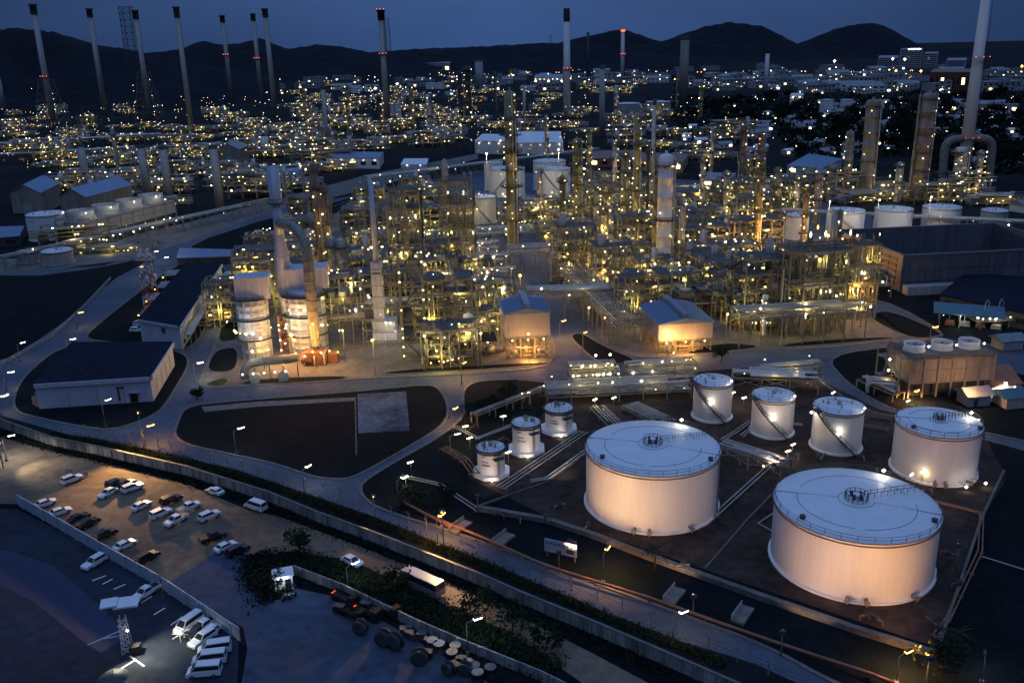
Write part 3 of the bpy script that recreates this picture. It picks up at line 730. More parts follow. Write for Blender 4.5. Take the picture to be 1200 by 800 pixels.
# hotel tower and neighbours on the right skyline
for (lb,base,top,nf) in (('tall pale hotel block on the skyline with bright floodlights at its foot',[(1053,80),(1079,80),(1080,76),(1055,76)],58,9),('lower pale wing right of the hotel block',[(1081,80),(1097,80),(1098,76),(1083,76)],63,7),('wide pale low block left of the hotel',[(1028,78),(1052,78),(1052,74),(1030,74)],68,4),('pale block right of the hotel wing on the skyline',[(1108,80),(1131,80),(1132,76),(1110,76)],71,4)):
    t,Q,h,c=building('hotel_building',lb,base,top,z=0,wallm='wall',roofm='roofgrey')
    for f in range(nf):
        b=MB(); a,d=Q[0],Q[1]; nn=(d-a).normalized(); o=Vector((nn.y,-nn.x,0))*.3; z=h*(f+.55)/nf
        b.beam(a.lerp(d,.04)+o+Vector((0,0,z)),a.lerp(d,.96)+o+Vector((0,0,z)),.4,h/nf*.45); b.build('window_band','glass',t)
    if nf==9:
        b=MB(); b.beam(Q[0].lerp(Q[1],.35)+Vector((0,-1,h+1)),Q[0].lerp(Q[1],.9)+Vector((0,-1,h+1)),1,3); b.build('roof_sign','cool',t)
for (x,y) in ((1045,80),(1059,81),(1077,101),(1048,100),(977,83),(1195,94)):
    p=G(x,y); h=28; t=thing('floodlight_mast','distant floodlight mast with a bright lamp in the town','floodlight',p,0,'bright masts in the town')
    b=MB(); b.cyl((0,0,0),(0,0,h),.5,.3,6); b.build('pole','steel',t)
    lamp(t,(0,-1,h),'whitel' if y<99 and x<1190 else 'orange',MPP(p)*5.0)
# big concrete basin building, open topped with louvred side
P=[G(1054,342,.14),G(1212,331,.14)]
fl=P[0]; hB=HT(fl,299)-.14
bl=G(976,307,.14)
d2=(bl-fl); fr=G(1262,331,.14); br=fr+d2
t=thing('cooling_basin_building','huge grey open-topped rectangular building with louvred left side','building',fl)
Q=[Vector(),fr-fl,br-fl,d2]
b=MB()
for i in range(4):
    a,d=Q[i],Q[(i+1)%4]; nn=(d-a).normalized(); o=Vector((-nn.y,nn.x,0))*.6
    b.beam(a+o+Vector((0,0,hB/2)),d+o+Vector((0,0,hB/2)),1.2,hB)
b.build('wall','louvre',t)
b=MB(); b.prism([(q.x,q.y) for q in Q],hB*.03,hB*.03+.1); b.build('sunken_roof','roofdark',t)  # basin floor; the dimness of the deep interior is put into its colour
b=MB(); a,d=Q[3],Q[0]; nn=(d-a).normalized(); o=Vector((nn.y,-nn.x,0))*.1
for k in range(5):
    for j in range(9):
        u0=.05+j*.1; z=hB*(.18+.16*k)
        b.beam(a.lerp(d,u0)+o+Vector((0,0,z)),a.lerp(d,u0+.08)+o+Vector((0,0,z)),.5,1.1)
b.build('louvre_panel','dsteel',t)
b=MB(); a,d=Q[0],Q[1]; nn=(d-a).normalized(); o=Vector((nn.y,-nn.x,0))*.12
for j in range(24): q=a.lerp(d,j/23)+o; b.beam((q.x,q.y,0),(q.x,q.y,hB*.97),.35)
for z in (.3,.62,.97): b.beam(a+o+Vector((0,0,hB*z)),d+o+Vector((0,0,hB*z)),.3,.3)
b.build('wall_rib','louvre',t)
b=MB(); b.beam(a+o*30+Vector((0,0,1.6)),d+o*30+Vector((0,0,1.6)),4,3.2); b.build('lean_to','greywall',t)
# process houses on stilts
def stilt_house(name,label,base,roof_fl,bottom_py,depth,roofm='roofblue'):
    """base: front-left & front-right ground pixels; roof eave row; wall-bottom row"""
    a=G(*base[0],.14); d=G(*base[1],.14); h=HT(a,roof_fl)-.14; hb=HT(a,bottom_py)-.14
    t=thing(name,label,'building',a); nn=(d-a).normalized(); bk=Vector((-nn.y,nn.x,0)); W=(d-a).length
    L=lambda u,v,z: Vector(nn*u+bk*v+Vector((0,0,z)))
    rz=math.atan2(nn.y,nn.x)
    b=MB(); c=L(W/2,depth/2,(h+hb)/2); b.box(c,(W,depth,h-hb),rz); b.build('wall','greywall',t)
    ex=.5; rise=1.6; b=MB()
    pts=[L(-ex,-ex,h),L(W/2,-ex,h+rise),L(W+ex,-ex,h),L(-ex,depth+ex,h),L(W/2,depth+ex,h+rise),L(W+ex,depth+ex,h)]
    b.v=[tuple(q) for q in pts]+[tuple(q-Vector((0,0,.15))) for q in pts]
    for q in ((0,1,4,3),(1,2,5,4),(6,9,10,7),(7,10,11,8),(0,6,7,1),(1,7,8,2),(3,4,10,9),(4,5,11,10),(0,3,9,6),(2,8,11,5)): b.face(list(q))
    b.face([6,8,7]); b.face([9,10,11]); b.build('roof',roofm,t)
    b=MB(); b.beam(L(W/2,0,h+rise+.6),L(W/2,depth,h+rise+.6),1.8,1.3); b.build('ridge_vent',roofm,t)
    b=MB()
    for i in range(int(depth/1.2)):
        for s in (-.25,W/2+.2):
            v=i*1.2; b.beam(L(s+.1,v,h+.12+(0 if s<0 else rise)),L(s+W/2,v,h+.12+(rise if s<0 else 0)),.08)
    b.build('roof_seam',roofm,t)
    for i in range(4):
        for j in range(3):
            b=MB(); q=L(W*i/3*.96+.02*W,depth*j/2*.96+.02*depth,0); b.beam(q,q+Vector((0,0,hb)),.4); b.build('column','steel',t)
    b=MB()
    for (u0,v0,u1,v1) in ((0,0,W/3,0),(W*2/3,0,W,0),(0,0,0,depth/2),(0,depth/2,0,depth)):
        b.beam(L(u0,v0,.3),L(u1,v1,hb-.3),.22); b.beam(L(u1,v1,.3),L(u0,v0,hb-.3),.22)
    b.beam(L(0,0,hb-.2),L(W,0,hb-.2),.4); b.beam(L(0,0,hb*.5),L(W,0,hb*.5),.25); b.build('bracing','steel',t)
    for i in range(3):
        b=MB(); u=W*(.22+.28*i); b.cyl(L(u-1.6,2.5,1.8),L(u+1.6,2.5,1.8),1.1,n=14); b.box(L(u,2.5,.4),(3,1.6,.8),rz); b.build('compressor',('pale','olive','silver')[i],t)
    for i in range(3): lamp(t,L(W*(.15+.35*i),-.5,hb-.8),'warm',.9)
    return t,L,W,hb,h
H1=stilt_house('compressor_house','grey elevated compressor house with bright blue roof and ridge vent, left one',[(593,421),(645,418)],368,396,16)
H2=stilt_house('compressor_house','grey elevated compressor house with orange-lit front, right one',[(771,415),(834,411)],380,399,22)
for H in (H1,H2):
    t,L_,W_,hb,h=H
    light('light',L_(W_*.5,-4,2.5),5000,ORG,'POINT',t,.5); light('light',L_(W_*.5,8,hb-1.5),9000,ORG,'POINT',t,.5)
t,L_,W_,hb,h=H2
o=lamp(t,L_(W_*.12,-1.2,(h+hb)/2-1),'orange',1.6,'wall_lamp'); light('light',L_(W_*.14,-2.2,(h+hb)/2-1),2200,(1,.52,.16),'POINT',t,.4)
# ------------------------------------------------------------------ cooling tower with three fans (right)
def cooling_tower(label,fl,fr,top_py,bot_py,depth,nf,fan_r,fan_h,wallm,deckm,open_base=True,rr=None,skirt=None):
    a=G(*fl,.14); d=G(*fr,.14); h=HT(a,top_py); hb=HT(a,bot_py)
    t=thing('cooling_tower',label,'cooling tower',a); nn=(d-a).normalized(); bk=Vector((-nn.y,nn.x,0)); W=(d-a).length; rz=math.atan2(nn.y,nn.x)
    L=lambda u,v,z: Vector(nn*u+bk*v+Vector((0,0,z)))
    b=MB(); b.box(L(W/2,depth/2,(h+hb)/2),(W,depth,h-hb),rz); b.build('wall',wallm,t)
    b=MB(); b.box(L(W/2,depth/2,h+.15),(W+.6,depth+.6,.3),rz); b.build('fan_deck',deckm,t)
    b=MB(); b.box(L(W/2,depth/2,hb/2),(W-2.5,depth-2.5,hb),rz); b.build('basin','dsteel',t)
    n=nf*2+1
    b=MB()
    for i in range(n):
        for v in (-.15,depth+.15): b.beam(L(W*i/(n-1),v,0),L(W*i/(n-1),v,h+.05),.45)
    for z in (hb,(h+hb)/2,h-.6): b.beam(L(0,-.2,z),L(W,-.2,z),.3)
    b.build('frame','tanwall',t)
    b=MB(); rail(b,[L(0,0,h+.3),L(W,0,h+.3),L(W,depth,h+.3),L(0,depth,h+.3)],1.1,closed=True); b.build('railing','dsteel',t)
    for i in range(nf):
        c=L(W*(i+.5)/nf,depth*.5,h+.3)
        b=MB(); b.lathe([(fan_r*1.08,0),(fan_r*.95,fan_h*.4),(fan_r,fan_h),(fan_r*.93,fan_h),(fan_r*.9,fan_h*.4),(fan_r*1.0,.05)],c,28); k=b.build('fan_stack','white' if nf==3 else 'pale',t)
        b=MB(); b.cyl(c+Vector((0,0,fan_h*.5)),c+Vector((0,0,fan_h*.65)),fan_r*.15,n=10)
        for j in range(6): a_=j*math.pi/3; b.beam(c+Vector((0,0,fan_h*.55)),c+Vector((fan_r*.86*math.cos(a_),fan_r*.86*math.sin(a_),fan_h*.6)),fan_r*.16,.08)
        b.build('fan','dsteel',k)
        lamp(t,c+Vector((fan_r*.9,-fan_r*1.1,fan_h*.9)),'whitel',1.1); 
    return t,L,W,h,hb
CT=cooling_tower('concrete cooling tower with three white fan stacks and a lit stair',(1063,466),(1160,460),421,450,12,3,2.7,2.0,'tanwall','conc')
t,L_,W_,h,hb=CT
b=MB()
for k in range(4):
    z0=h*k/4; z1=h*(k+1)/4; s=1 if k%2==0 else -1
    b.beam(L_(-1.6,6.5-s*4,z0),L_(-1.6,6.5+s*4,z1),1.2,.15); b.box(L_(-1.6,6.5+s*5,z1),(2.4,2.4,.15))
    b.beam(L_(-2.3,6.5-s*4,z0+1),L_(-2.3,6.5+s*4,z1+1),.08)
for v in (.5,12.5): b.beam(L_(-2.6,v,0),L_(-2.6,v,h),.3)
b.build('stair','steel',t)
for k in range(3): lamp(t,L_(-2.6,6,h*(.25+.28*k)),'whitel',1.3); light('light',L_(-3.2,5,h*(.25+.28*k)),120,WRM,'POINT',t,.3)
light('light',L_(W_*.3,-2,h+5),300,WRM,'POINT',t,.3); light('light',L_(W_*.75,-2,h+5),300,WRM,'POINT',t,.3)
light('light',L_(W_*.5,-9,6),2600,(1,.5,.2),'POINT',t,.5)
CT2=cooling_tower('long low cooling tower with four white fan stacks at left',(102,292),(208,262),262,277,17,4,6.6,4.5,'greywall','roofgrey')
t,L_,W_,h,hb=CT2
for i in range(14): lamp(t,L_(W_*(i+.5)/14,-1.5,hb*(.3+.5*random.random())),'whitel',1.4)
for i in range(4): light('light',L_(W_*(i+.3)/4,-6,h+10),1500,WHT,'POINT',t,.5)
# teal roofed pump shelter
a=G(1100,382,.14); t=thing('pump_shelter','open pump shelter under a sloping teal roof','shelter',a,R(-24))
b=MB(); b.v=[(-2,-1,4.5),(19,-1,4.5),(19,9,5.6),(-2,9,5.6),(-2,-1,4.7),(19,-1,4.7),(19,9,5.8),(-2,9,5.8)]
for q in ((0,3,2,1),(4,5,6,7),(0,1,5,4),(1,2,6,5),(2,3,7,6),(3,0,4,7)): b.face(list(q))
b.build('roof','roofteal',t)
for x in (0,6,12,18):
    for y in (0,8): b=MB(); b.beam((x,y,0),(x,y,4.6+y*.1),.25); b.build('column','steel',t)
for i in range(4):
    b=MB(); b.cyl((2+i*4.5,3,1),(4.6+i*4.5,3,1),.7,n=10); b.box((3.3+i*4.5,3,.3),(3,1.5,.6)); b.path([(3+i*4.5,3,1.6),(3+i*4.5,3,3.4),(3+i*4.5,7,3.4)],.18,6); b.build('pump','pale' if i%2 else 'orangep',t)
    rlamp(t,(1+i*5,-.5,4.0),.9,.6)
light('light',(6,-2,3.4),500,WHT,'POINT',t,.3)
# hip-roofed hut bottom of the cooling tower
for (x,y,lb,rm,s) in ((1147,476,'small hut with pale pitched roof in front of the cooling tower','roofgrey',1),(1192,478,'teal pitched-roof hut at the right edge','roofteal',1.1),(1186,410,'small hut with pale flat roof by the right edge road','roofgrey',1.1)):
    p=G(x,y,.14); t=thing('hut',lb,'hut',p,GA)
    b=MB(); b.box((0,2.5,1.5),(6*s,5*s,3)); b.build('wall','greywall',t)
    b=MB(); w_=3.9*s; b.v=[(-w_,-.8,3),(w_,-.8,3),(w_,5.8,3),(-w_,5.8,3),(-w_,2.5,4.6),(w_,2.5,4.6)]
    for q in ((0,1,5,4),(2,3,4,5),(1,2,5),(3,0,4),(0,3,2,1)): b.face(list(q))
    b.build('roof',rm,t)
    b=MB(); b.box((-1,-.05*s,1.1),(1,.12,2.1)); b.build('door','dsteel',t)
# equipment unit with two tall white goose necks right of the shelter
p=G(1165,385,.14); t=thing('pump_skid','raised equipment skid with white goose-neck vents and lamps','skid',p,GA)
b=MB(); b.box((0,3,2.6),(12,7,.3)); rail(b,[(-6,-.5,2.7),(6,-.5,2.7)]); b.build('deck','tanwall',t)
for x in (-5,0,5):
    b=MB(); b.beam((x,0,0),(x,0,2.6),.25); b.build('leg','steel',t)
for x in (-2,3):
    b=MB(); b.path([(x,3,2.7),(x,3,8),(x+.6,3,8.8),(x+1.3,3,8),(x+1.3,3,6.5)],.2,6); b.build('vent_pipe','pale',t)
for i in range(5): rlamp(t,(-5+2.4*i,-.8,3.8),1,.7)
light('light',(0,-3,4),350,WHT,'POINT',t,.3)
# ------------------------------------------------------------------ stacks
def flare_stack(p,h,r,label,group=None,red=(.45,),top=.10,lat=False,bulge=True,shaft='pale',tip='black',taper=.85,lamps=0,name='chimney_stack'):
    t=thing(name,label,'chimney',p,0,group); z1=h*(1-top)
    b=MB(); b.cyl((0,0,0),(0,0,z1),r,r*taper,16); b.build('shaft',shaft,t)
    b=MB()
    if bulge: b.lathe([(r*taper,z1),(r*1.08,z1+h*.01),(r*1.05,h*.985),(r*1.3,h*.985),(r*1.3,h),(r*.7,h)],n=16)
    else: b.lathe([(r*taper*1.02,z1),(r*taper*1.02,h),(r*.6,h)],n=16)
    b.build('tip',tip,t)
    for z in red:
        b=MB(); b.lathe([(r*.95,h*z-.2),(r*1.5,h*z-.2),(r*1.5,h*z),(r*.95,h*z)],n=16); b.circ((0,0,h*z+1.1),r*1.5,.08,16,4); b.build('platform','dsteel',t)
        for a in (-2.2,-1.57,-.9): lamp(t,(r*1.7*math.cos(a),r*1.7*math.sin(a),h*z+1.2),'redl',max(1,MPP(p)*1.5))
    b=MB()
    for s in (-.3,.3): b.beam((r*1.15,s,0),(r*1.08,s,h),.12)
    for i in range(int(h/4)): b.beam((r*1.15,-.3,i*4+1),(r*1.15,.3,i*4+1),.1)
    b.build('ladder','dsteel',t)
    if lat:
        b=MB(); w0=r*4.2; w1=r*1.7; H=h*lat; n=max(5,int(H/9))
        for k in range(n):
            za,zb=H*k/n,H*(k+1)/n; wa=w0+(w1-w0)*k/n; wb=w0+(w1-w0)*(k+1)/n
            A=[(sx*wa,sy*wa,za) for sx,sy in ((-1,-1),(1,-1),(1,1),(-1,1))]; B=[(sx*wb,sy*wb,zb) for sx,sy in ((-1,-1),(1,-1),(1,1),(-1,1))]
            for i in range(4):
                b.beam(A[i],B[i],.55); b.beam(A[i],B[(i+1)%4],.3); b.beam(B[i],B[(i+1)%4],.35)
        b.build('support_lattice','steel',t)
        for k in range(8): lamp(t,(random.choice((-1,1))*w0*.8,-w0*.9,H*(.06+.11*k)),random.choice(('warm','whitel')),MPP(p)*1.0)
    return t
gS='tall flare stacks on the left skyline'
for (tx,ty,by,wp,lb,red,lat) in (
 (38,5,150,8,'leftmost of the tall black-tipped stacks, its foot inside a lit lattice',(.42,),.40),
 (104,10,135,7,'second black-tipped stack from the left, standing unlit before the dark hill',(),0),
 (158,12,140,7,'third black-tipped stack from the left, next to the skyline lattice mast',(),.45),
 (206,8,162,7,'slim tall black-tipped stack in the middle of the left stacks',(),0),
 (260,18,120,6,'thinner black-tipped stack left of the close pair, one red light ring',(.55,),0),
 (296,16,120,6,'left stack of the close pair, with a red light ring',(.5,),0),
 (310,10,136,7,'right and taller stack of the close pair',(),0)):
    p,h=from_top(tx,ty,by); flare_stack(p,h,wp*.43*MPP(p),lb,gS,red,.085,lat,True,'pale','dsteel')
p,h=from_top(446,12,145); flare_stack(p,h,3.8*MPP(p),'white stack crowned with red lights beside a lattice mast','',(.62,1.0),.09)
p,h=from_top(664,10,137); flare_stack(p,h,4.2*MPP(p),'white stack with black top and a red light ring at centre',None,(.45,),.12,bulge=False,shaft='white')
p,h=from_top(730,35,92); flare_stack(p,h,2.4*MPP(p),'small white stack with red lights before the middle hill',None,(.5,.98),.04,bulge=False,shaft='white',tip='redl')
p,h=from_top(900,57,106); flare_stack(p,h,2.6*MPP(p),'small white stack with dark tip before the round hill',None,(),.12,bulge=False,shaft='white')
p,h=from_top(-8,80,134); flare_stack(p,h,6*MPP(p),'pale stack cut off by the left edge',None,(),.1,bulge=False)
# the big white stack at right, with two ducts looping into its foot
p=G(1128,208,.1); h=HT(p,-30)
BT=G(1158+3,0,0)
t=flare_stack(p,h,7.6*MPP(p),'huge white stack with two curved flue ducts at its foot',None,(.20,.60),.02,bulge=False,shaft='white',tip='white',taper=.62)
r=7.6*MPP(p)
for s in (-1,1):
    b=MB(); pts=[(s*r*3.6,-r,0)]+[(s*r*(3.6-1.5*(1-math.cos(k*math.pi/12))),-r*.6,h*.15+r*1.5*math.sin(k*math.pi/12)) for k in range(7)]+[(s*r*.8,0,h*.15+r*1.5)]
    b.path(pts,r*.62,12); b.build('flue_duct','steel',t)
for (tx,ty,by,wp,lb,shaft) in (
 (378,100,184,6,'thin pale vent stack behind the long white building','pale'),
 (309,158,181,9,'short conical white vent among rear sheds','white'),
 (561,70,106,10,'pale rounded silo tower below the hill','greywall'),
 (614,96,150,4,'thin white vent pipe left of the central white stack','pale'),
 (689,38,96,3,'thin dark mast before the middle hill','dsteel'),
 (706,76,160,7,'grey stack with lights at its head right of the central stack','greywall'),
 (803,42,122,11,'tall dark concrete tower rising over the town','tanwall'),
 (94,169,221,9,'pale column leaning over the rear left plant, first of four','pale'),
 (164,170,233,9,'pale column of the rear left plant, second of four','pale'),
 (190,171,237,10,'pale column of the rear left plant, third of four','pale'),
 (249,170,244,10,'pale column of the rear left plant, fourth and rightmost','pale'),
 (767,116,235,5,'thin pale pipe stack behind the white column','pale')):
    p,h=from_top(tx,ty,by); flare_stack(p,h,wp/2*MPP(p),lb,None,(),.06,0,False,shaft,'dsteel' if shaft!='white' else 'black',.9 if wp!=9 or 'con' not in lb else .9)
def lattice_mast(tx,ty,by,w,label,mats=('dsteel',),n=14,plats=(),taper=.5,name='lattice_mast',guy=None):
    p,h=from_top(tx,ty,by); t=thing(name,label,'mast',p); W=w/2*MPP(p); b=MB(); th=max(.12,.05*W)
    for k in range(n):
        mi=k%len(mats); za,zb=h*k/n,h*(k+1)/n; wa=W*(1-(1-taper)*k/n); wb=W*(1-(1-taper)*(k+1)/n)
        A=[(sx*wa,sy*wa,za) for sx,sy in ((-1,-1),(1,-1),(1,1),(-1,1))]; B=[(sx*wb,sy*wb,zb) for sx,sy in ((-1,-1),(1,-1),(1,1),(-1,1))]
        for i in range(4): b.beam(A[i],B[i],th*1.6,mi=mi); b.beam(A[i],B[(i+1)%4],th,mi=mi); b.beam(A[(i+1)%4],B[i],th,mi=mi); b.beam(B[i],B[(i+1)%4],th,mi=mi)
    b.build('lattice',list(mats),t)
    for z in plats:
        b=MB(); b.box((0,0,h*z),(W*2.2,W*2.2,.25)); rail(b,[(-W*1.1,-W*1.1,h*z),(W*1.1,-W*1.1,h*z),(W*1.1,W*1.1,h*z),(-W*1.1,W*1.1,h*z)],1.2,closed=True); b.build('platform','pale',t)
    return t,h,W
lattice_mast(147,8,128,13,'faint lattice mast on the left skyline',n=16,taper=.9)
lattice_mast(453,22,145,6,'slim lattice mast touching the red-lit white stack',n=16,taper=.8)
lattice_mast(645,41,95,4,'thin lattice mast before the dark middle hill',n=10)
t,h,W=lattice_mast(168,292,372,15,'red and white lattice telecom tower beside the stepped carports',('white','red'),9,(.55,.86),.55,'telecom_tower')
b=MB()
for a in range(5):
    q=(W*1.0*math.cos(a*1.25),W*1.0*math.sin(a*1.25)); b.cyl((q[0],q[1],h*.62),(q[0]*1.25,q[1]*1.25,h*.62),.7,.7,12); b.box((q[0],q[1],h*.9),(.4,.4,2.4))
b.build('antenna','white',t)
# ------------------------------------------------------------------ columns (towers with ring platforms)
def column(tx,ty,by,wp,label,m_='silver',plats=4,lamps=8,group=None,top='dome',ring=1.75,lk=.25):
    p,h=from_top(tx,ty,by); r=wp/2*MPP(p); t=thing('distillation_column',label,'column',p,random.uniform(-.4,.4),group); s=MPP(p)
    b=MB(); pr=[(r*1.12,0),(r*1.05,h*.06),(r,h*.07)]
    for i in range(1,6):
        z=h*(.07+.9*i/6); pr+=[(r,z-.1),(r*1.04,z-.05),(r*1.04,z+.05),(r,z+.1)]
    pr+=[(r,h*.97),(r*.8,h*.99),(r*.2,h)]
    b.lathe(pr,n=20); b.cyl((0,0,h*.99),(0,0,h*1.02),r*.2,n=8); b.build('shell',m_,t)
    for k in range(plats):
        z=h*(.12+.84*(k+.9)/plats); R_=r*ring+.3; a0=random.uniform(0,6); full=(k%2==0)
        a1=a0+(2*math.pi if full else 4); b=MB(); n=16; o=0
        for i in range(n):
            aa=a0+(a1-a0)*i/n; ab=a0+(a1-a0)*(i+1)/n
            b.v+=[(r*math.cos(aa),r*math.sin(aa),z),(R_*math.cos(aa),R_*math.sin(aa),z),(R_*math.cos(ab),R_*math.sin(ab),z),(r*math.cos(ab),r*math.sin(ab),z)]
            b.v+=[(R_*math.cos(aa),R_*math.sin(aa),z-.3),(R_*math.cos(ab),R_*math.sin(ab),z-.3)]
            q=i*6; b.face([q,q+1,q+2,q+3]); b.face([q+1,q+4,q+5,q+2])
        for hh in (.6,1.2): b.circ((0,0,z+hh),R_,.06,16,4,a0,a1)
        for i in range(9): aa=a0+(a1-a0)*i/8; b.beam((R_*math.cos(aa),R_*math.sin(aa),z),(R_*math.cos(aa),R_*math.sin(aa),z+1.2),.08); b.beam((r*math.cos(aa),r*math.sin(aa),z-1.2),(R_*.95*math.cos(aa),R_*.95*math.sin(aa),z-.1),.12)
        b.build('platform','grate',t)
    b=MB(); a=-1.2+random.random()
    for q in (0,.5,2.6): b.path([(r*1.25*math.cos(a+q),r*1.25*math.sin(a+q),0),(r*1.25*math.cos(a+q),r*1.25*math.sin(a+q),h*(.98-.2*q))] + [(r*.8*math.cos(a+q),r*.8*math.sin(a+q),h*(1.0-.2*q))],max(.12,r*.13),6)
    b.build('downcomer','pale',t)
    b=MB(); a=-.3
    for s_ in (-.25,.25): b.beam((r*1.2,s_,0),(r*1.2,s_,h),.1)
    b.build('ladder','dsteel',t)
    if lamps>2: light('light',(r*2.2,-r*2.6,h*.55),40*lamps*max(1,s*s),WRM,'POINT',t,.3); light('light',(-r*2.2,-r*2.6,h*.25),30*lamps*max(1,s*s),WRM,'POINT',t,.3)
    for i in range(lamps):
        z=h*(.10+.88*(i+.5)/lamps)+1; a=random.choice((-2.3,-1.9,-1.3,-.9)); R_=r*ring+.5
        rlamp(t,(R_*math.cos(a),R_*math.sin(a),z),max(.9,s*1.45),lk)
    return t,p,h,r
column(597,106,296,13,'tall dark column with stacked lit ring platforms at the plant centre','olive',8,26,None,ring=1.9)
column(781,180,330,17,'thick white column in front of the right-hand process area','white',2,5,None,ring=1.35)
column(676,162,262,10,'ringed column beside the rear white tanks','olive',7,14,None,ring=1.8)
column(747,132,262,8,'thin lit column left of the thin pale pipe stack','olive',4,10,None)
column(733,176,268,8,'short lit column behind the pipe structures','olive',4,10)
column(761,172,270,6,'slim column hidden left of the thick white column','dsteel',3,7)
column(770,205,322,8,'dark column touching the left side of the thick white column','olive',4,8)
column(824,184,262,5,'slender column with lamps right of the thick white column','silver',4,8)
column(800,232,330,6,'slender column just right of the thick white column foot','silver',3,6)
column(872,146,198,7,'brown column with lamp-lit collar, left of a similar pair','rust',1,3)
column(893,154,200,8,'brown column crowned with lamps, right of a similar pair','rust',2,7)
column(1024,116,230,15,'stout grey concrete column right of centre rear','tanwall',3,4,None,ring=1.2)
column(997,153,226,9,'thinner grey column left of the stout grey one','tanwall',2,4,None,ring=1.3)
column(976,193,236,9,'short grey column at the left end of the grey group','tanwall',1,2,None,ring=1.3)
column(1090,108,232,15,'massive dark grey column with a pipe up its left side','tanwall',5,8,None,ring=1.2)
column(1079,110,232,3,'thin pipe column attached left of the massive dark column','steel',0,0)
column(366,190,345,9,'brown column with several lit platforms behind the ducts','rust',6,9,None,ring=1.5)
column(378,215,345,6,'narrow brown column alongside the larger brown column','rust',3,5)
column(659,205,318,7,'lit narrow column in front of the rear tanks','olive',4,8)
column(700,215,300,7,'lit narrow column in the middle of the process area','silver',4,8)
column(891,206,312,7,'lamp-covered column right of the process area','olive',5,9)
column(897,345,392,7,'short white lit column behind the road kerb','white',1,2)
column(388,277,358,9,'grey cylinder of the trio behind the brown columns, left','silver',1,2)
column(398,279,360,9,'grey cylinder of the trio behind the brown columns, right','silver',1,1)
column(1128,172,232,14,'lamp-lit reactor below the huge white stack','silver',2,12)
for i,(tx,ty,by,wp,m_,pl,lp) in enumerate(((481,98,158,5,'olive',3,6),(501,111,160,6,'silver',2,6),(547,78,142,7,'dsteel',5,9),(538,84,142,5,'dsteel',3,5),(444,112,158,6,'dsteel',3,6),(131,150,208,5,'silver',1,2),(355,96,150,5,'olive',3,8),(405,98,160,5,'olive',3,8),(580,84,130,4,'dsteel',2,3),(790,82,130,6,'dsteel',1,2),(822,95,140,4,'olive',2,3),(722,100,150,5,'silver',2,5),(845,250,300,5,'silver',2,4),(945,226,300,6,'olive',3,6),(985,245,345,6,'olive',4,9),(632,196,262,5,'silver',2,5),(520,190,262,6,'olive',2,5),(715,240,330,6,'silver',3,6),(852,200,262,6,'silver',3,7),(912,196,262,6,'olive',3,7),(935,205,262,5,'silver',2,6),(960,205,262,7,'tanwall',2,5),(1055,190,236,7,'silver',2,6),(1150,176,232,6,'silver',3,9),(690,150,215,6,'olive',4,9),(720,165,225,5,'silver',3,8),(640,135,190,4,'silver',2,6),(835,150,205,4,'silver',2,5))):
    column(tx,ty,by,wp,'slim lamp-lit column rising among the rear process units',m_,pl,lp,'slim columns among the rear process units')
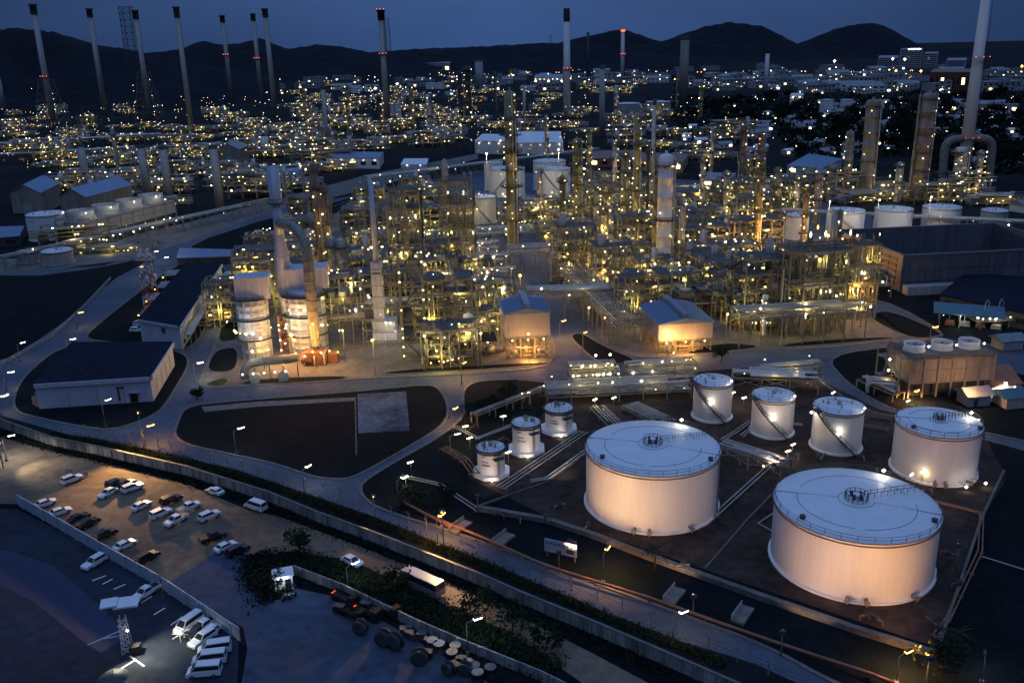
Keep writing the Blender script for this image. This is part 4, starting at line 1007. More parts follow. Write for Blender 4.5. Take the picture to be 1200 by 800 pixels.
# ------------------------------------------------------------------ open steel process structures
def proto(seed,w,d,levels,lh,nl,label):
    rnd=random.Random(seed); t=thing('process_structure',label,'process structure'); H=levels*lh
    nx=max(2,int(w/5)); ny=2
    xs=[-w/2+w*i/nx for i in range(nx+1)]; ys=[-d/2,0,d/2]
    lv=[lh*(k+1) for k in range(levels)]
    b=MB()
    for x in xs:
        for y in ys:
            hh=H if rnd.random()<.7 else lv[rnd.randrange(levels)]
            b.beam((x,y,0),(x,y,hh),.46)
    for z in lv:
        for y in ys: b.beam((xs[0],y,z),(xs[-1],y,z),.26,.34)
        for x in xs: b.beam((x,ys[0],z),(x,ys[-1],z),.24,.3)
    for k in range(levels):
        z0=lh*k; z1=lh*(k+1)
        for y in (ys[0],ys[-1]):
            i=rnd.randrange(nx); b.beam((xs[i],y,z0),(xs[i+1],y,z1),.16); b.beam((xs[i+1],y,z0),(xs[i],y,z1),.16)
    b.build('frame',rnd.choice(('steel','olive','steel')),t)
    for z in lv:
        b=MB()
        for i in range(nx):
            for (ya,yb) in ((ys[0],ys[1]),(ys[1],ys[2])):
                if rnd.random()<.55: b.box(((xs[i]+xs[i+1])/2,(ya+yb)/2,z+.22),(xs[i+1]-xs[i]-.1,yb-ya-.1,.08))
        if not b.v: b.box((0,0,z+.22),(4,3,.08))
        rail(b,[(xs[0],ys[0],z+.2),(xs[-1],ys[0],z+.2)],1.1)
        if rnd.random()<.6: rail(b,[(xs[0],ys[0],z+.2),(xs[0],ys[-1],z+.2)],1.1)
        b.build('deck','grate',t)
    b=MB()
    for k in range(26):
        z=rnd.choice(lv)-rnd.uniform(.4,1.6); y=rnd.uniform(ys[0]-1,ys[-1]); r=rnd.choice((.10,.15,.22,.34))
        x0=rnd.uniform(xs[0]-2,0); x1=rnd.uniform(0,xs[-1]+2)
        pts=[(x0,y,z),(x1,y,z)]
        if rnd.random()<.6: z2=rnd.uniform(.5,H+2); pts+= [(x1,y,z2)]
        if rnd.random()<.5: pts=[(x0,y,rnd.uniform(.5,H+2))]+pts
        b.path(pts,r,6)
    b.build('pipework','pale',t)
    b=MB()
    for k in range(18):
        x=rnd.uniform(xs[0],xs[-1]); z=rnd.choice(lv)-rnd.uniform(.3,1); r=rnd.choice((.12,.18,.28))
        pts=[(x,ys[0]-rnd.uniform(.5,2),z),(x,ys[-1]+1,z)]
        if rnd.random()<.8: pts=[(x,pts[0][1],rnd.uniform(.3,H))]+pts
        b.path(pts,r,6)
    b.build('pipework',rnd.choice(('olive','silver')),t)
    for k in range(6):
        b=MB(); z=rnd.choice([0]+lv[:-1])+.3; r=rnd.uniform(.6,1.5); x=rnd.uniform(xs[0]+2,xs[-1]-2); y=rnd.uniform(ys[0]+1,ys[-1]-1)
        if rnd.random()<.5:
            L_=rnd.uniform(4,7); b.cyl((x-L_/2,y,z+r),(x+L_/2,y,z+r),r,n=12,caps=False); b.lathe([(0,0)],n=3) if False else None
            b.cyl((x-L_/2-r*.45,y,z+r),(x-L_/2,y,z+r),r*.45,r,12); b.cyl((x+L_/2,y,z+r),(x+L_/2+r*.45,y,z+r),r,r*.45,12)
        else:
            hh=rnd.uniform(3.5,lh*2.4); b.cyl((x,y,z),(x,y,z+hh),r,n=12); b.cyl((x,y,z+hh),(x,y,z+hh+r*.5),r,r*.35,12)
        b.build('vessel',rnd.choice(('silver','pale','olive','rust','silver')),t)
    b=MB()
    for k in range(46):
        z=rnd.choice([0]+lv)+.3; x=rnd.uniform(xs[0],xs[-1]); y=rnd.uniform(ys[0],ys[-1]); q=rnd.uniform(.4,1.3)
        if rnd.random()<.5: b.box((x,y,z+q*.6),(q*rnd.uniform(.6,2),q*rnd.uniform(.6,1.5),q*1.2))
        else: b.cyl((x,y,z),(x,y,z+q*1.8),q*.4,n=7)
    tag(b.build('equipment',rnd.choice(('steel','olive','pale','tanwall')),t),kind='stuff')
    b=MB()
    for k in range(levels):
        z0=lh*k; s=1 if k%2 else -1; b.beam((xs[-1]+.8,s*d*.35,z0),(xs[-1]+.8,-s*d*.35,z0+lh),.9,.15); b.beam((xs[-1]+1.2,s*d*.35,z0+1),(xs[-1]+1.2,-s*d*.35,z0+lh+1),.08)
        b.box((xs[-1]+.8,-s*d*.42,z0+lh),(1.3,1.4,.12))
    b.build('stair','dsteel',t)
    light('light',(-w*.25,-d/2-2.5,H*.40),1700,YEL,'POINT',t,.3); light('light',(w*.3,-d*.1,H*.7+1.5),1400,YEL,'POINT',t,.3)  # bare fill lights added to brighten the steel, apart from the bulbs
    for i in range(nl):
        z=rnd.choice([2.8,3.2]+[q+2.4 for q in lv]); x=rnd.uniform(xs[0],xs[-1]); y=ys[0]-.4 if rnd.random()<.7 else rnd.uniform(ys[0],ys[-1])
        rlamp(t,(x,y,z),1.0,.2,.03)
    return t
PRO=[]
specs=[(1,16,10,5,3.7,13),(2,18,12,3,5,12),(3,12,9,6,4.4,14),(4,22,12,3,4.2,14),(5,14,12,5,4.4,14),(6,20,9,2,5,10),(7,10,10,7,4.2,13),(8,24,14,4,4.6,16),(9,16,14,3,5.2,12),(10,20,12,5,4.4,16)]
for s_ in specs: PRO.append(proto(*s_,'open steel process structure'))
def low_unit(seed,nl):
    rnd=random.Random(seed); t=thing('pump_unit','low pump and exchanger unit','process unit')
    for k in range(3):
        b=MB(); x=-7+7*k; r=rnd.uniform(.7,1.2); b.cyl((x-2.6,0,1.9),(x+2.6,0,1.9),r,n=12); b.cyl((x-3,0,1.9),(x-2.6,0,1.9),r*1.15,n=12); b.box((x-1.6,0,.6),(.5,1.6,1.2)); b.box((x+1.6,0,.6),(.5,1.6,1.2)); b.build('exchanger',rnd.choice(('silver','pale','olive')),t)
    b=MB()
    for k in range(12):
        x=rnd.uniform(-11,11); z=rnd.uniform(2.5,6); b.path([(x,-5,.4),(x,-5,z),(x,5,z),(x+2,5,z)],rnd.choice((.1,.16,.22)),6)
    for k in range(5): b.path([(-12,-4+k*.9,5.2),(12,-4+k*.9,5.2)],.18,6)
    b.build('pipework','pale',t)
    b=MB()
    for x in (-11,-5.5,0,5.5,11):
        b.beam((x,-5,0),(x,-5,5),.3); b.beam((x,1,0),(x,1,5),.3); b.beam((x,-5,5),(x,1,5),.3)
    b.build('frame','steel',t)
    light('light',(0,-6.5,6),1300,YEL,'POINT',t,.3)  # added fill light without a fixture
    for i in range(nl): rlamp(t,(rnd.uniform(-11,11),rnd.uniform(-6,2),rnd.uniform(2.5,5.8)),1.0,.2,.03)
    return t
PRO+= [low_unit(31,9),low_unit(32,9)]
def air_cooler(seed):
    t=thing('air_cooler','row of raised air cooler boxes','air cooler')
    for k in range(4):
        b=MB(); x=-9+6*k; b.box((x,0,9),(5.4,9,1.2)); b.cyl((x,-2.2,9.6),(x,-2.2,10.8),2.1,2.0,16); b.cyl((x,2.2,9.6),(x,2.2,10.8),2.1,2.0,16); b.build('fan_box','dsteel' if k%2 else 'steel',t)
    b=MB()
    for x in (-12,-6,0,6,12):
        for y in (-4.5,4.5): b.beam((x,y,0),(x,y,9),.32)
        b.beam((x,-4.5,8.3),(x,4.5,8.3),.4)
    b.beam((-12,-4.5,5),(12,-4.5,5),.3); rail(b,[(-12,-5.4,8.6),(12,-5.4,8.6)]); b.build('frame','steel',t)
    b=MB()
    for k in range(7): b.path([(-12,-3+k*1,5.3),(12,-3+k,5.3)],.22,6)
    for k in range(4): b.path([(-9+6*k,-4,9.6),(-9+6*k,-6,9.2),(-9+6*k,-6,5.3)],.25,6)
    b.build('pipework','silver',t)
    light('light',(0,-7.5,11),1300,YEL,'POINT',t,.3)  # fill light added in front of the boxes, no fixture
    for i in range(9): rlamp(t,(-11+2.7*i,-5.3,random.choice((3,7,9.5))),1,.2,.03)
    return t
PRO.append(air_cooler(5))
index_kids()
NPR=len(PRO)
# landmarks used to word the labels
LM=[('the left duct stacks',345,400),('the left compressor house',618,400),('the right compressor house',802,390),('the thick white column',781,325),('the ringed dark column',597,285),('the thin pale stack',434,390),('the elevated pipe bridge',690,360),('the concrete apron',1000,385),('the brown columns',372,340),('the rear white tanks',640,225),('the small rear white tank',933,279),('the zigzag stair tower',487,410),('the tall orange floodlight',1008,380)]
NAMES=['four-deck steel structure','three-deck steel structure','six-deck steel tower','wide three-deck steel structure','five-deck steel structure','long two-deck pipe structure','slim seven-deck steel tower','broad four-deck steel structure','deep three-deck steel structure','wide five-deck steel structure','low exchanger unit','low exchanger row','raised air cooler row']
used={}
PLACED=[]
def place_unit(k,c,scale,rz=None,zf=1.0,grp=True,lab=None):
    o=PRO[k]; x,y=proj((c.x,c.y,0))
    if lab is None:
        best=min(LM,key=lambda q:(q[1]-x)**2+((q[2]-y)*2.2)**2); dx,dy=x-best[1],(y-best[2])*2.2
        rel=('right of' if dx>0 else 'left of') if abs(dx)>abs(dy) else ('in front of' if dy>0 else 'behind')
        base=f"{NAMES[k]} {rel} {best[0]}"
        n=used.get(base,0); used[base]=n+1
        lab=base+('' if n==0 else (', farther back' if n==1 else ''))
    c2=dup(o,(c.x,c.y,.12),GA+(rz or 0),lab,'lamp-lit process structures of the plant',(scale,scale,scale*zf))
    PLACED.append((c.x,c.y,max(9,12*scale)))
    return c2
EXCL=[]  # world circles kept free
def excl(px,py,r): p=G(px,py); EXCL.append((p.x,p.y,r))
for a in ((345,425,20),(330,400,22),(375,400,18),(300,410,16),(612,410,17),(640,405,14),(800,400,20),(830,395,14),(781,328,7),(597,295,8),(434,410,12),(487,415,10),(366,345,8),(579,225,14),(595,230,18),(644,225,16),(652,232,17),(568,262,13),(933,280,14),(989,275,22),(1045,271,22),(1101,269,22),(550,340,8)): excl(*a)
def seg_d(p,a,b_):
    a=Vector(a[:2]); b_=Vector(b_[:2]); p=Vector(p[:2]); d=b_-a; t=max(0,min(1,(p-a).dot(d)/d.dot(d))); return (a+d*t-p).length
ALLEY=[(G(690,425),G(615,305))]
ca,sa=math.cos(GA),math.sin(GA)
rnd=random.Random(3)
v=228.0
while v<640:
    sp=14.5 if v<330 else (20 if v<430 else 28); scl=1.0 if v<330 else (1.12 if v<430 else 1.3)
    u=-170.0
    while u<330:
        jx=rnd.uniform(-2,2); jy=rnd.uniform(-2,2); X=(u+jx)*ca-(v+jy)*sa; Y=(u+jx)*sa+(v+jy)*ca
        u+=sp*1.18
        x,y=proj((X,Y,0))
        if not(inpoly((x,y),PL1) or inpoly((x,y),PL2)): continue
        # keep a margin towards the front road
        if not(inpoly((x,y+ (11 if y>380 else 4)),PL1) or inpoly((x,y+(11 if y>380 else 4)),PL2)): continue
        if y>372 and 425<x<455: continue
        if any((X-e[0])**2+(Y-e[1])**2<(e[2]+4)**2 for e in EXCL): continue
        if any(seg_d((X,Y),a,b_)<12 for a,b_ in ALLEY): continue
        if x>900 and y>355: continue
        if 545<x<690 and 212<y<252: continue
        if 905<x<1190 and 250<y<305: continue
        low=(545<x<690 and y<325) or (x>905 and y<345)
        k=rnd.choice((0,1,2,3,4,5,7,8,9,10,11,12,0,4,9)) if v<330 else rnd.choice((0,1,3,4,5,7,8,9,9,12,10))
        if low: k=rnd.choice((5,10,11,10,5))
        if v<262: k=rnd.choice((5,10,11,0,1,8))
        place_unit(k,Vector((X,Y,0)),scl*rnd.uniform(.85,1.05),rnd.choice((0,math.pi,0,math.pi)),rnd.uniform(.8,1.1)*(1 if v<300 else (.8 if v<400 else .55)))
    v+=sp
# hand placed bigger structures the photograph singles out
for (k,x,y,top,wp,lab) in (
 (2,480,345,222,34,'tall frame with pale decks left of the concrete framed structure'),
 (4,538,330,212,36,'tall five-level concrete framed process structure near the plant centre'),
 (3,945,388,290,70,'wide pipe-filled structure at the front right corner of the plant'),
 (7,1000,372,285,40,'structure at the right end of the plant beside the orange floodlight'),
 (9,880,383,318,50,'wide structure with a dark dished platform right of the elevated houses'),
 (12,400,400,345,60,'raised air coolers between ducts and pale stack'),
 (6,708,300,215,16,'slim lit tower behind the pipe bridge'),
 (4,672,330,262,46,'orange-lit framed heater structure behind the pipe bridge'),
 (4,715,345,285,44,'orange-lit framed heater structure left of the thick white column'),
 (12,552,348,305,56,'three dark air cooler boxes on a raised frame')):
    p=G(x,y); w_=wp*MPP(p); s0=specs[k][1] if k<10 else 24; h0=(specs[k][3]*specs[k][4]) if k<10 else 10; h=HT(p,top); sc_=w_/s0
    place_unit(k,p,sc_,0,h/(h0*sc_),True,lab)
for x,y,pw in ((672,326,18000),(715,343,22000),(915,318,40000),(940,330,22000),(700,312,9000),(640,300,2500),(968,300,4000),(380,345,8000),(345,425,7000),(760,350,2500),(610,350,2500),(520,372,1500)):
    p=G(x,y); t=thing('floodlight_pole','orange floodlight low inside the process area','floodlight',(p.x,p.y,.12),0,'orange floodlights inside the plant'); b=MB(); b.cyl((0,0,0),(0,0,9),.12,.08,6); b.build('pole','steel',t)
    lamp(t,(0,-.6,9),'orange',2.0); light('light',(0,-1.6,9),pw,ORG,'POINT',t,.5)
# stair tower with zigzag flights
p=G(487,422,.12); h=HT(p,292); w_=26*MPP(p); t=thing('stair_tower','five-storey zigzag stair tower at the plant front','stair tower',p,GA)
b=MB()
for x in (-w_/2,w_/2):
    for y in (0,5): b.beam((x,y,0),(x,y,h),.7)
n=6
for k in range(n+1):
    z=h*k/n
    for y in (0,5): b.beam((-w_/2,y,z),(w_/2,y,z),.5)
b.build('frame','olive',t)
b=MB()
for k in range(n):
    z0,z1=h*k/n,h*(k+1)/n; s=1 if k%2 else -1
    b.beam((-s*w_*.35,1,z0),(s*w_*.35,1,z1),.9,.25); b.beam((-s*w_*.35,.4,z0+1),(s*w_*.35,.4,z1+1),.1); b.box((s*w_*.42,2.5,z1),(w_*.16,5,.15)); b.box((-s*w_*.42,2.5,z1),(w_*.16,5,.15))
b.build('stair','dsteel',t)
for k in range(n*2): lamp(t,(random.choice((-1,1))*w_*.5,-.4,h*(k+.6)/(n*2)),'warm',.9)
PLACED.append((p.x,p.y,8))
# for the repeats inside units the prototypes themselves are put to use
home=[(560,256),(612,262),(700,252),(640,250),(860,240),(905,258),(880,222),(800,250),(730,238),(930,240),(470,262),(520,270),(495,250)]
for k,(x,y) in enumerate(home):
    p=G(x,y); o=PRO[k]; o.location=(p.x,p.y,.12); o.rotation_euler.z=GA; o.scale=(1.2,1.2,.7)
    o['label']=f"{NAMES[k]} in the rear rows of the lit plant"; o['group']='lamp-lit process structures of the plant'
# fill lamps: posts added along the inner lanes to brighten ground, steel and tanks
k=0
for (x,y,pw,c_) in [(572,243,7000,WHT),(606,247,8000,WHT),(655,247,8000,WHT),(968,286,3500,WHT),(1025,284,3500,WHT),(1085,280,3500,WHT),(300,345,900,WRM),(620,430,700,ORG),(350,440,900,ORG),(690,395,600,WRM),(440,440,900,WRM),(500,435,900,WRM),(565,432,900,WRM),(850,408,900,WRM),(310,432,500,WHT),(340,420,900,WRM),(372,432,1800,ORG),(405,425,700,WRM),(455,415,700,WRM),(520,415,700,WRM),(560,410,600,WRM),(490,380,600,WRM),(420,370,600,WRM),(520,350,700,WRM),(580,330,700,WRM),(460,330,600,WRM),(700,345,900,WRM),(745,335,900,WRM),(830,350,900,WRM),(880,395,800,WRM),(940,395,800,WRM),(860,320,900,WRM),(930,330,900,WRM),(770,290,1100,WRM),(700,270,1100,WRM),(640,262,1100,WRM),(850,275,1100,WRM),(910,260,1200,WRM),(500,285,900,WRM),(420,300,800,WRM),(560,270,900,WRM),(1000,395,600,WRM),(300,445,250,WHT),(590,250,900,WRM),(790,250,1400,WRM),(1120,232,2000,WRM),(1040,232,1500,WRM)]:
    p=G(x,y); h=8+pw/300; t=thing('lamp_post','slim lamp post added as fill light inside the plant','lamp post',(p.x,p.y,.12),0,'slim lamp posts inside the plant'); b=MB(); b.cyl((0,0,0),(0,0,h),.1,.07,6); b.build('pole','steel',t)
    lamp(t,(0,-.5,h),'warm' if c_==WRM else ('orange' if c_==ORG else 'whitel'),1.2); light('light',(0,-1.4,h-.3),pw*1.3,YEL if c_==WRM else c_,'POINT',t,.5)
# ------------------------------------------------------------------ pipe racks
def rack(a,b_,w,h,n,label,lamps=6,tiers=2,rad=(.12,.3),m_='pale',steel='steel',dz=.14,brace=True,group=None):
    a=Vector((a.x,a.y,dz)); b_=Vector((b_.x,b_.y,dz)); d=b_-a; Lg=d.length; rz=math.atan2(d.y,d.x)
    t=thing('pipe_rack',label,'pipe rack',a,rz,group)
    b=MB(); nb=max(1,int(Lg/6)); rs=random.Random(len(label)+int(Lg))
    for i in range(nb+1):
        x=Lg*i/nb
        for y in (-w/2,w/2): b.beam((x,y,0),(x,y,h),.3)
        for k in range(tiers): b.beam((x,-w/2-.3,h-k*2.2),(x,w/2+.3,h-k*2.2),.25,.35)
        if brace and i<nb:
            for y in (-w/2,w/2):
                b.beam((x,y,h),(x+Lg/nb,y,h-2.2),.14); b.beam((x,y,h-2.2),(x+Lg/nb,y,h),.14)
    for y in (-w/2,w/2):
        for k in range(tiers): b.beam((0,y,h-k*2.2),(Lg,y,h-k*2.2),.2,.3)
    b.build('frame',steel,t)
    for k in range(tiers):
        for j in range(n):
            y=-w/2+.3+(w-.6)*(j+.5)/n; r=rs.uniform(*rad); x0=rs.choice((0,0,0,Lg*.2)); x1=rs.choice((Lg,Lg,Lg*.85))
            b=MB(); z=h-k*2.2+.2+r; b.path([(x0,y,z),(x1,y,z)],r,6)
            if rs.random()<.3: b.path([(x1-.2,y,z),(x1-.2,y,max(1,z-2.5))],r,6)
            b.build('pipe',rs.choice((m_,m_,'silver')),t)
    if lamps>=4:
        for i in range(max(1,lamps//5)): light('light',(Lg*(i+.5)/max(1,lamps//5),-w/2-1.5,h+2),350,YEL,'POINT',t,.3)  # added fill lights along the rack, separate from its bulbs
    for i in range(lamps): rlamp(t,(Lg*(i+.5)/lamps,rs.choice((-w/2-.3,w/2+.3)),h+rs.choice((-1.2,1.4))),.9,.3,.03)
    return t
rack(G(596,316),G(745,307),10,9.5,7,'blue-lit elevated pipe bridge across the alley, rear one',5)
rack(G(618,372),G(745,368),9,10,7,'elevated pipe bridge with truss sides crossing in front of the alley',4)
rack(G(655,322),G(738,408),11,9,9,'long pipe rack running down beside the right compressor house',6)
rack(G(760,352),G(1000,340),9,11,7,'long pipe rack behind the right compressor house',12)
rack(G(392,382),G(590,374),8,8,6,'long pipe rack between the duct unit and the left compressor house',10)
rack(G(860,404),G(1005,394),8,11,7,'front pipe rack along the concrete apron',10)
rack(G(640,470),G(806,462),6,4.2,7,'low pipe rack along the rear edge of the tank farm',10,2,(.12,.3))
rack(G(668,454),G(722,451),8,6,6,'lamp-lit manifold rack by the tank farm road',22,3,(.1,.2))
rack(G(858,454),G(956,458),7,4,6,'blue-lit bundle of large pipes right of the tall tanks',4,1,(.3,.5),'pale')
rack(G(846,536),G(920,560),4.5,3.6,6,'pipe bridge between the two largest tanks',2,1,(.1,.2))
rack(G(700,482),G(722,504),4,1.2,4,'short bundle of pale pipes running to the large tank, left',0,1,(.14,.22),brace=False)
rack(G(738,480),G(780,500),6,1.2,6,'wide bundle of pale pipes running to the large tank, right',0,1,(.14,.22),brace=False)
rack(G(556,497),G(655,458),2.2,2.6,2,'slim pipe sleeper run climbing to the tank farm corner',1,1,(.12,.2),brace=False)
rack(G(1010,452),G(1052,470),4,2,3,'thick pale pipes looping beside the small switch house',0,1,(.35,.55),brace=False)
rack(G(735,452),G(812,446),6,6,6,'olive green manifold racks behind the tall tanks',14,3)
rack(G(890,447),G(960,441),4,4,4,'pipe gallery beside the curved road',4,2)
rack(G(0,178),G(190,166),14,8,8,'long blue-lit pipe rack low in the far left plant',8,1,(.4,.7),brace=False)
rack(G(0,192),G(150,184),14,8,7,'second blue-lit pipe rack in the far left plant',6,1,(.4,.7),brace=False)
rack(G(0,318),G(320,245),8,6,5,'long unlit pipe rack following the pale road at left',6,1,brace=False)
rack(G(430,222),G(700,186),10,8,6,'long dark pipe rack crossing behind the plant',14,1,(.3,.5),brace=False)
rack(G(900,262),G(1200,278),6,7,5,'pipe rack passing in front of the three equal tanks',8,1,(.2,.4),brace=False)
def pipes_px(pts,label,n=3,r=.14,sp=.8,z=.6,m_='pale',sup=8):
    P=[G(x,y,.15) for x,y in pts]; t=thing('pipeline',label,'pipeline',P[0])
    for k in range(n):
        b=MB(); q=[]
        for i,p in enumerate(P):
            d=(P[min(i+1,len(P)-1)]-P[max(i-1,0)]).normalized(); o=Vector((-d.y,d.x,0))*(k-(n-1)/2)*sp; q.append(p-P[0]+o+Vector((0,0,z)))
        b.path(q,r,6); b.build('pipe',m_,t)
    b=MB()
    for i in range(len(P)-1):
        L_=(P[i+1]-P[i]).length; m2=max(1,int(L_/sup)); d=(P[i+1]-P[i]).normalized(); o=Vector((-d.y,d.x,0))*(n*sp/2)
        for j in range(m2+1):
            c=P[i].lerp(P[i+1],j/m2)-P[0]; b.beam(c-o+Vector((0,0,z-r-.1)),c+o+Vector((0,0,z-r-.1)),.22); b.beam(c+Vector((0,0,0)),c+Vector((0,0,z-r)),.22)
    b.build('support','kerb',t)
    return t
pipes_px([(588,573),(684,508)],'three parallel pipes from the small tanks to the large tank',3,.13,1.0)
pipes_px([(622,566),(641,563),(690,528)],'pair of white pipes ending beside the large tank',2,.16,.9)
pipes_px([(812,597),(838,606),(905,545)],'pair of pale pipes from the large tank foot to the pipe bridge',2,.15,.9)
pipes_px([(846,518),(862,508),(880,495)],'pale pipes from the middle tall tank',2,.14,.8)
pipes_px([(870,512),(892,495),(940,500)],'pale pipes behind the tall tanks',2,.14,.8)
pipes_px([(912,600),(888,616),(908,627),(915,622)],'looped pipe at the left foot of the largest tank',1,.16)
pipes_px([(500,607),(570,636),(640,668),(760,705),(900,755),(1020,795),(1110,830)],'long orange-lit pipeline on small plinths below the bund wall',1,.28,.8,.9,'orangep',9)
pipes_px([(1090,590),(1150,605),(1148,650),(1110,730),(1096,748)],'rust coloured pipeline along the right bund',2,.16,.7,.8,'orangep',8)
pipes_px([(1150,655),(1230,680)],'thin pale pipeline crossing the dark right lawn',1,.12)
pipes_px([(470,590),(530,622)],'orange-lit pipe beside the bushes',1,.3,.8,.7,'orangep')
pipes_px([(960,478),(1045,492)],'orange-lit trench pipes behind the broad tank',4,.14,.9,.5,'orangep')
pipes_px([(965,492),(1040,505)],'second row of orange-lit trench pipes behind the broad tank',3,.14,.9,.5,'orangep')
pipes_px([(470,560),(515,570),(560,600)],'dim pipe run left of the small tanks',2,.14,.9)
pipes_px([(520,530),(545,545),(556,560)],'orange-lit pipe run at the tank farm corner',3,.16,.9,1.4,'orangep')
pipes_px([(600,505),(560,520),(530,505)],'pipe run rising behind the small tanks',2,.14,.9,1.6)
# curved white pipes by the switch house
p=G(1016,462,.14); t=thing('goose_neck_pipes','set of thick white looped pipes beside the switch house','pipe loop',p,GA-.5)
for k in range(3):
    b=MB(); y=k*2.2; b.path([(0,y,.6),(0,y,2.6),(.8,y,3.4),(6.5,y,3.4),(7.4,y,2.8),(7.6,y,.6)],.42,8); b.build('pipe','pale',t)
# small details in the tank farm: hydrants, valve stations, marker posts
def valve_station(x,y,lb,m_='steel',s=1):
    p=G(x,y,.15); t=thing('valve_station',lb,'valve station',p,random.uniform(0,3),'valve stations around the tank farm')
    b=MB(); b.path([(-1.5*s,0,.5),(-1.5*s,0,1.6*s),(1.5*s,0,1.6*s),(1.5*s,0,.4)],.16,6); b.build('pipe',m_,t)
    b=MB(); b.cyl((-.5,0,1.6*s),(.5,0,1.6*s),.4,n=8); b.cyl((0,0,1.6*s),(0,0,2.4*s),.07,n=6); b.circ((0,0,2.4*s),.4,.06,10,4); b.build('valve','dsteel',t)
for i,(x,y,m_) in enumerate(((688,622,'steel'),(668,642,'orangep'),(640,612,'steel'),(585,608,'orangep'),(610,612,'steel'),(656,598,'steel'),(800,669,'steel'),(1015,728,'orangep'),(1026,732,'orangep'),(1110,655,'orangep'),(1122,690,'orangep'),(590,520,'orangep'),(540,540,'steel'),(556,505,'orangep'),(628,462,'orangep'),(1140,555,'steel'),(1085,580,'steel'),(700,512,'orangep'),(1100,742,'orangep'),(1090,735,'orangep'),(866,545,'steel'),(960,540,'steel'),(1010,540,'steel'),(935,540,'steel'))):
    valve_station(x,y,'small valve station with handwheel on the gravel' if m_=='steel' else 'small orange-lit valve station with handwheel',m_,.8)
def mini_lamps(pts,lb,grp,kind='whitel',h=3,pw=90,c_=WRM,s=1.1):
    for x,y in pts:
        p=G(x,y+2,.15); t=thing('lamp_post',lb,'lamp post',p,0,grp); b=MB(); b.cyl((0,0,0),(0,0,h),.07,.05,6); b.build('pole','steel',t)
        b=MB(); b.box((0,-.3,h),(1.3*s,.3,.16),random.uniform(.3,.9)); b.build('bulb',kind,t)
        if pw: light('light',(0,-.6,h-.4),pw,c_,'POINT',t,.2)
mini_lamps([(482,553),(476,571),(590,498),(640,461),(596,541),(663,505),(697,478),(719,476),(768,450),(830,455),(858,470),(871,476),(922,540),(928,532),(1080,565),(1066,568),(1143,503),(1062,480),(1140,555),(546,510),(551,524),(975,470)],'short lamp post with tilted white tube on the tank farm','short lamp posts on the tank farm')
# bund walls (low concrete dikes)
def wall_px(pts,label,h,w_,m_,name='concrete_wall',cat='wall',ribs=0,z=.02,cap=False,group=None):
    P=[G(x,y,z) for x,y in pts]; t=thing(name,label,cat,P[0],0,group); b=MB(); rb=MB()
    for i in range(len(P)-1):
        a=P[i]-P[0]; d=P[i+1]-P[0]; up=Vector((0,0,h/2)); b.beam(a+up,d+up,w_,h)
        if ribs:
            nn=(d-a).normalized(); n=int((d-a).length/ribs)
            for j in range(n):
                q=a.lerp(d,(j+.5)/max(1,n)); rb.beam(q+Vector((nn.y,-nn.x,0))*(w_*.5+.05),q+Vector((nn.y,-nn.x,0))*(w_*.5+.05)+Vector((0,0,h-.1)),.3)
    if ribs:
        o=len(b.v); b.v+=rb.v; b.f+=[[i+o for i in f] for f in rb.f]; b.m+=rb.m; b.s+=rb.s
    b.build('panel',m_,t)
    if cap:
        b=MB()
        for i in range(len(P)-1): b.beam(P[i]-P[0]+Vector((0,0,h+.08)),P[i+1]-P[0]+Vector((0,0,h+.08)),w_+.2,.15)
        b.build('coping','kerb',t)
    return t
wall_px([(560,598),(640,612),(690,628),(760,655),(885,700),(1000,740),(1096,770)],'long low bund wall in front of the two largest tanks, orange-lit in places',1.1,1.1,'conc')
wall_px([(1096,770),(1120,700),(1150,610),(1176,555)],'bund wall running back along the right side of the tank farm',1.0,.5,'conc')
wall_px([(556,596),(640,566),(690,530)],'thin inner bund between small tanks and large tank',.5,.3,'kerb')
wall_px([(826,668),(876,610),(905,580)],'inner bund between the two largest tanks',.5,.3,'kerb')
wall_px([(960,540),(1000,500),(1030,485)],'inner bund beside the tall tanks',.5,.3,'kerb')
# perimeter wall and fences
wall_px([(-120,487),(0,500),(62,522),(125,535),(220,557),(317,588),(374,612),(440,636),(560,684),(606,705),(705,746),(799,787),(930,845)],'long stained perimeter wall between dirt track and factory road',2.3,.3,'stain','perimeter_wall','wall',4.2,cap=True)
wall_px([(22,592),(125,652),(188,688)],'blue-grey sheet metal fence between the two car parks, upper length',2.6,.15,'sheet','sheet_fence','fence',4)
wall_px([(191,690),(282,751)],'blue-grey sheet metal fence between the two car parks, lower length',2.6,.15,'sheet','sheet_fence','fence',4)
wall_px([(345,672),(404,695),(482,733),(548,762),(634,797),(720,840)],'low stained wall behind the row of scrap and reels',1.8,.25,'stain','yard_wall','wall',3.5)
# bent concrete fence posts with barbed wire on the verge
fp=[(100,507),(170,520),(250,541),(340,566),(420,590),(500,620),(560,645),(640,677),(700,703),(760,730),(830,760),(900,790),(960,815)]
W_=[G(*q,.02) for q in fp]
proto_post=thing('fence_post','bent concrete fence post carrying wire on the verge','fence post',W_[0],0,'bent fence posts along the verge')
b=MB(); b.path([(0,0,0),(0,0,2.1),(0,-.5,2.7)],.11,5); b.build('post','pale',proto_post)
index_kids()
first=True; wire=MB()
for i in range(len(W_)-1):
    a,d=W_[i],W_[i+1]; n=max(1,int((d-a).length/4.2))
    for z in (.7,1.4,2.1): wire.beam(a+Vector((0,0,z))-W_[0],d+Vector((0,0,z))-W_[0],.04)
    for j in range(n):
        q=a.lerp(d,j/n)
        if first: first=False; continue
        dup(proto_post,q,math.atan2((d-a).y,(d-a).x),None)
wt=wire.build('wire_fence','dsteel',None,W_[0]); tag(wt,'thin fence wires strung between the bent posts','fence')
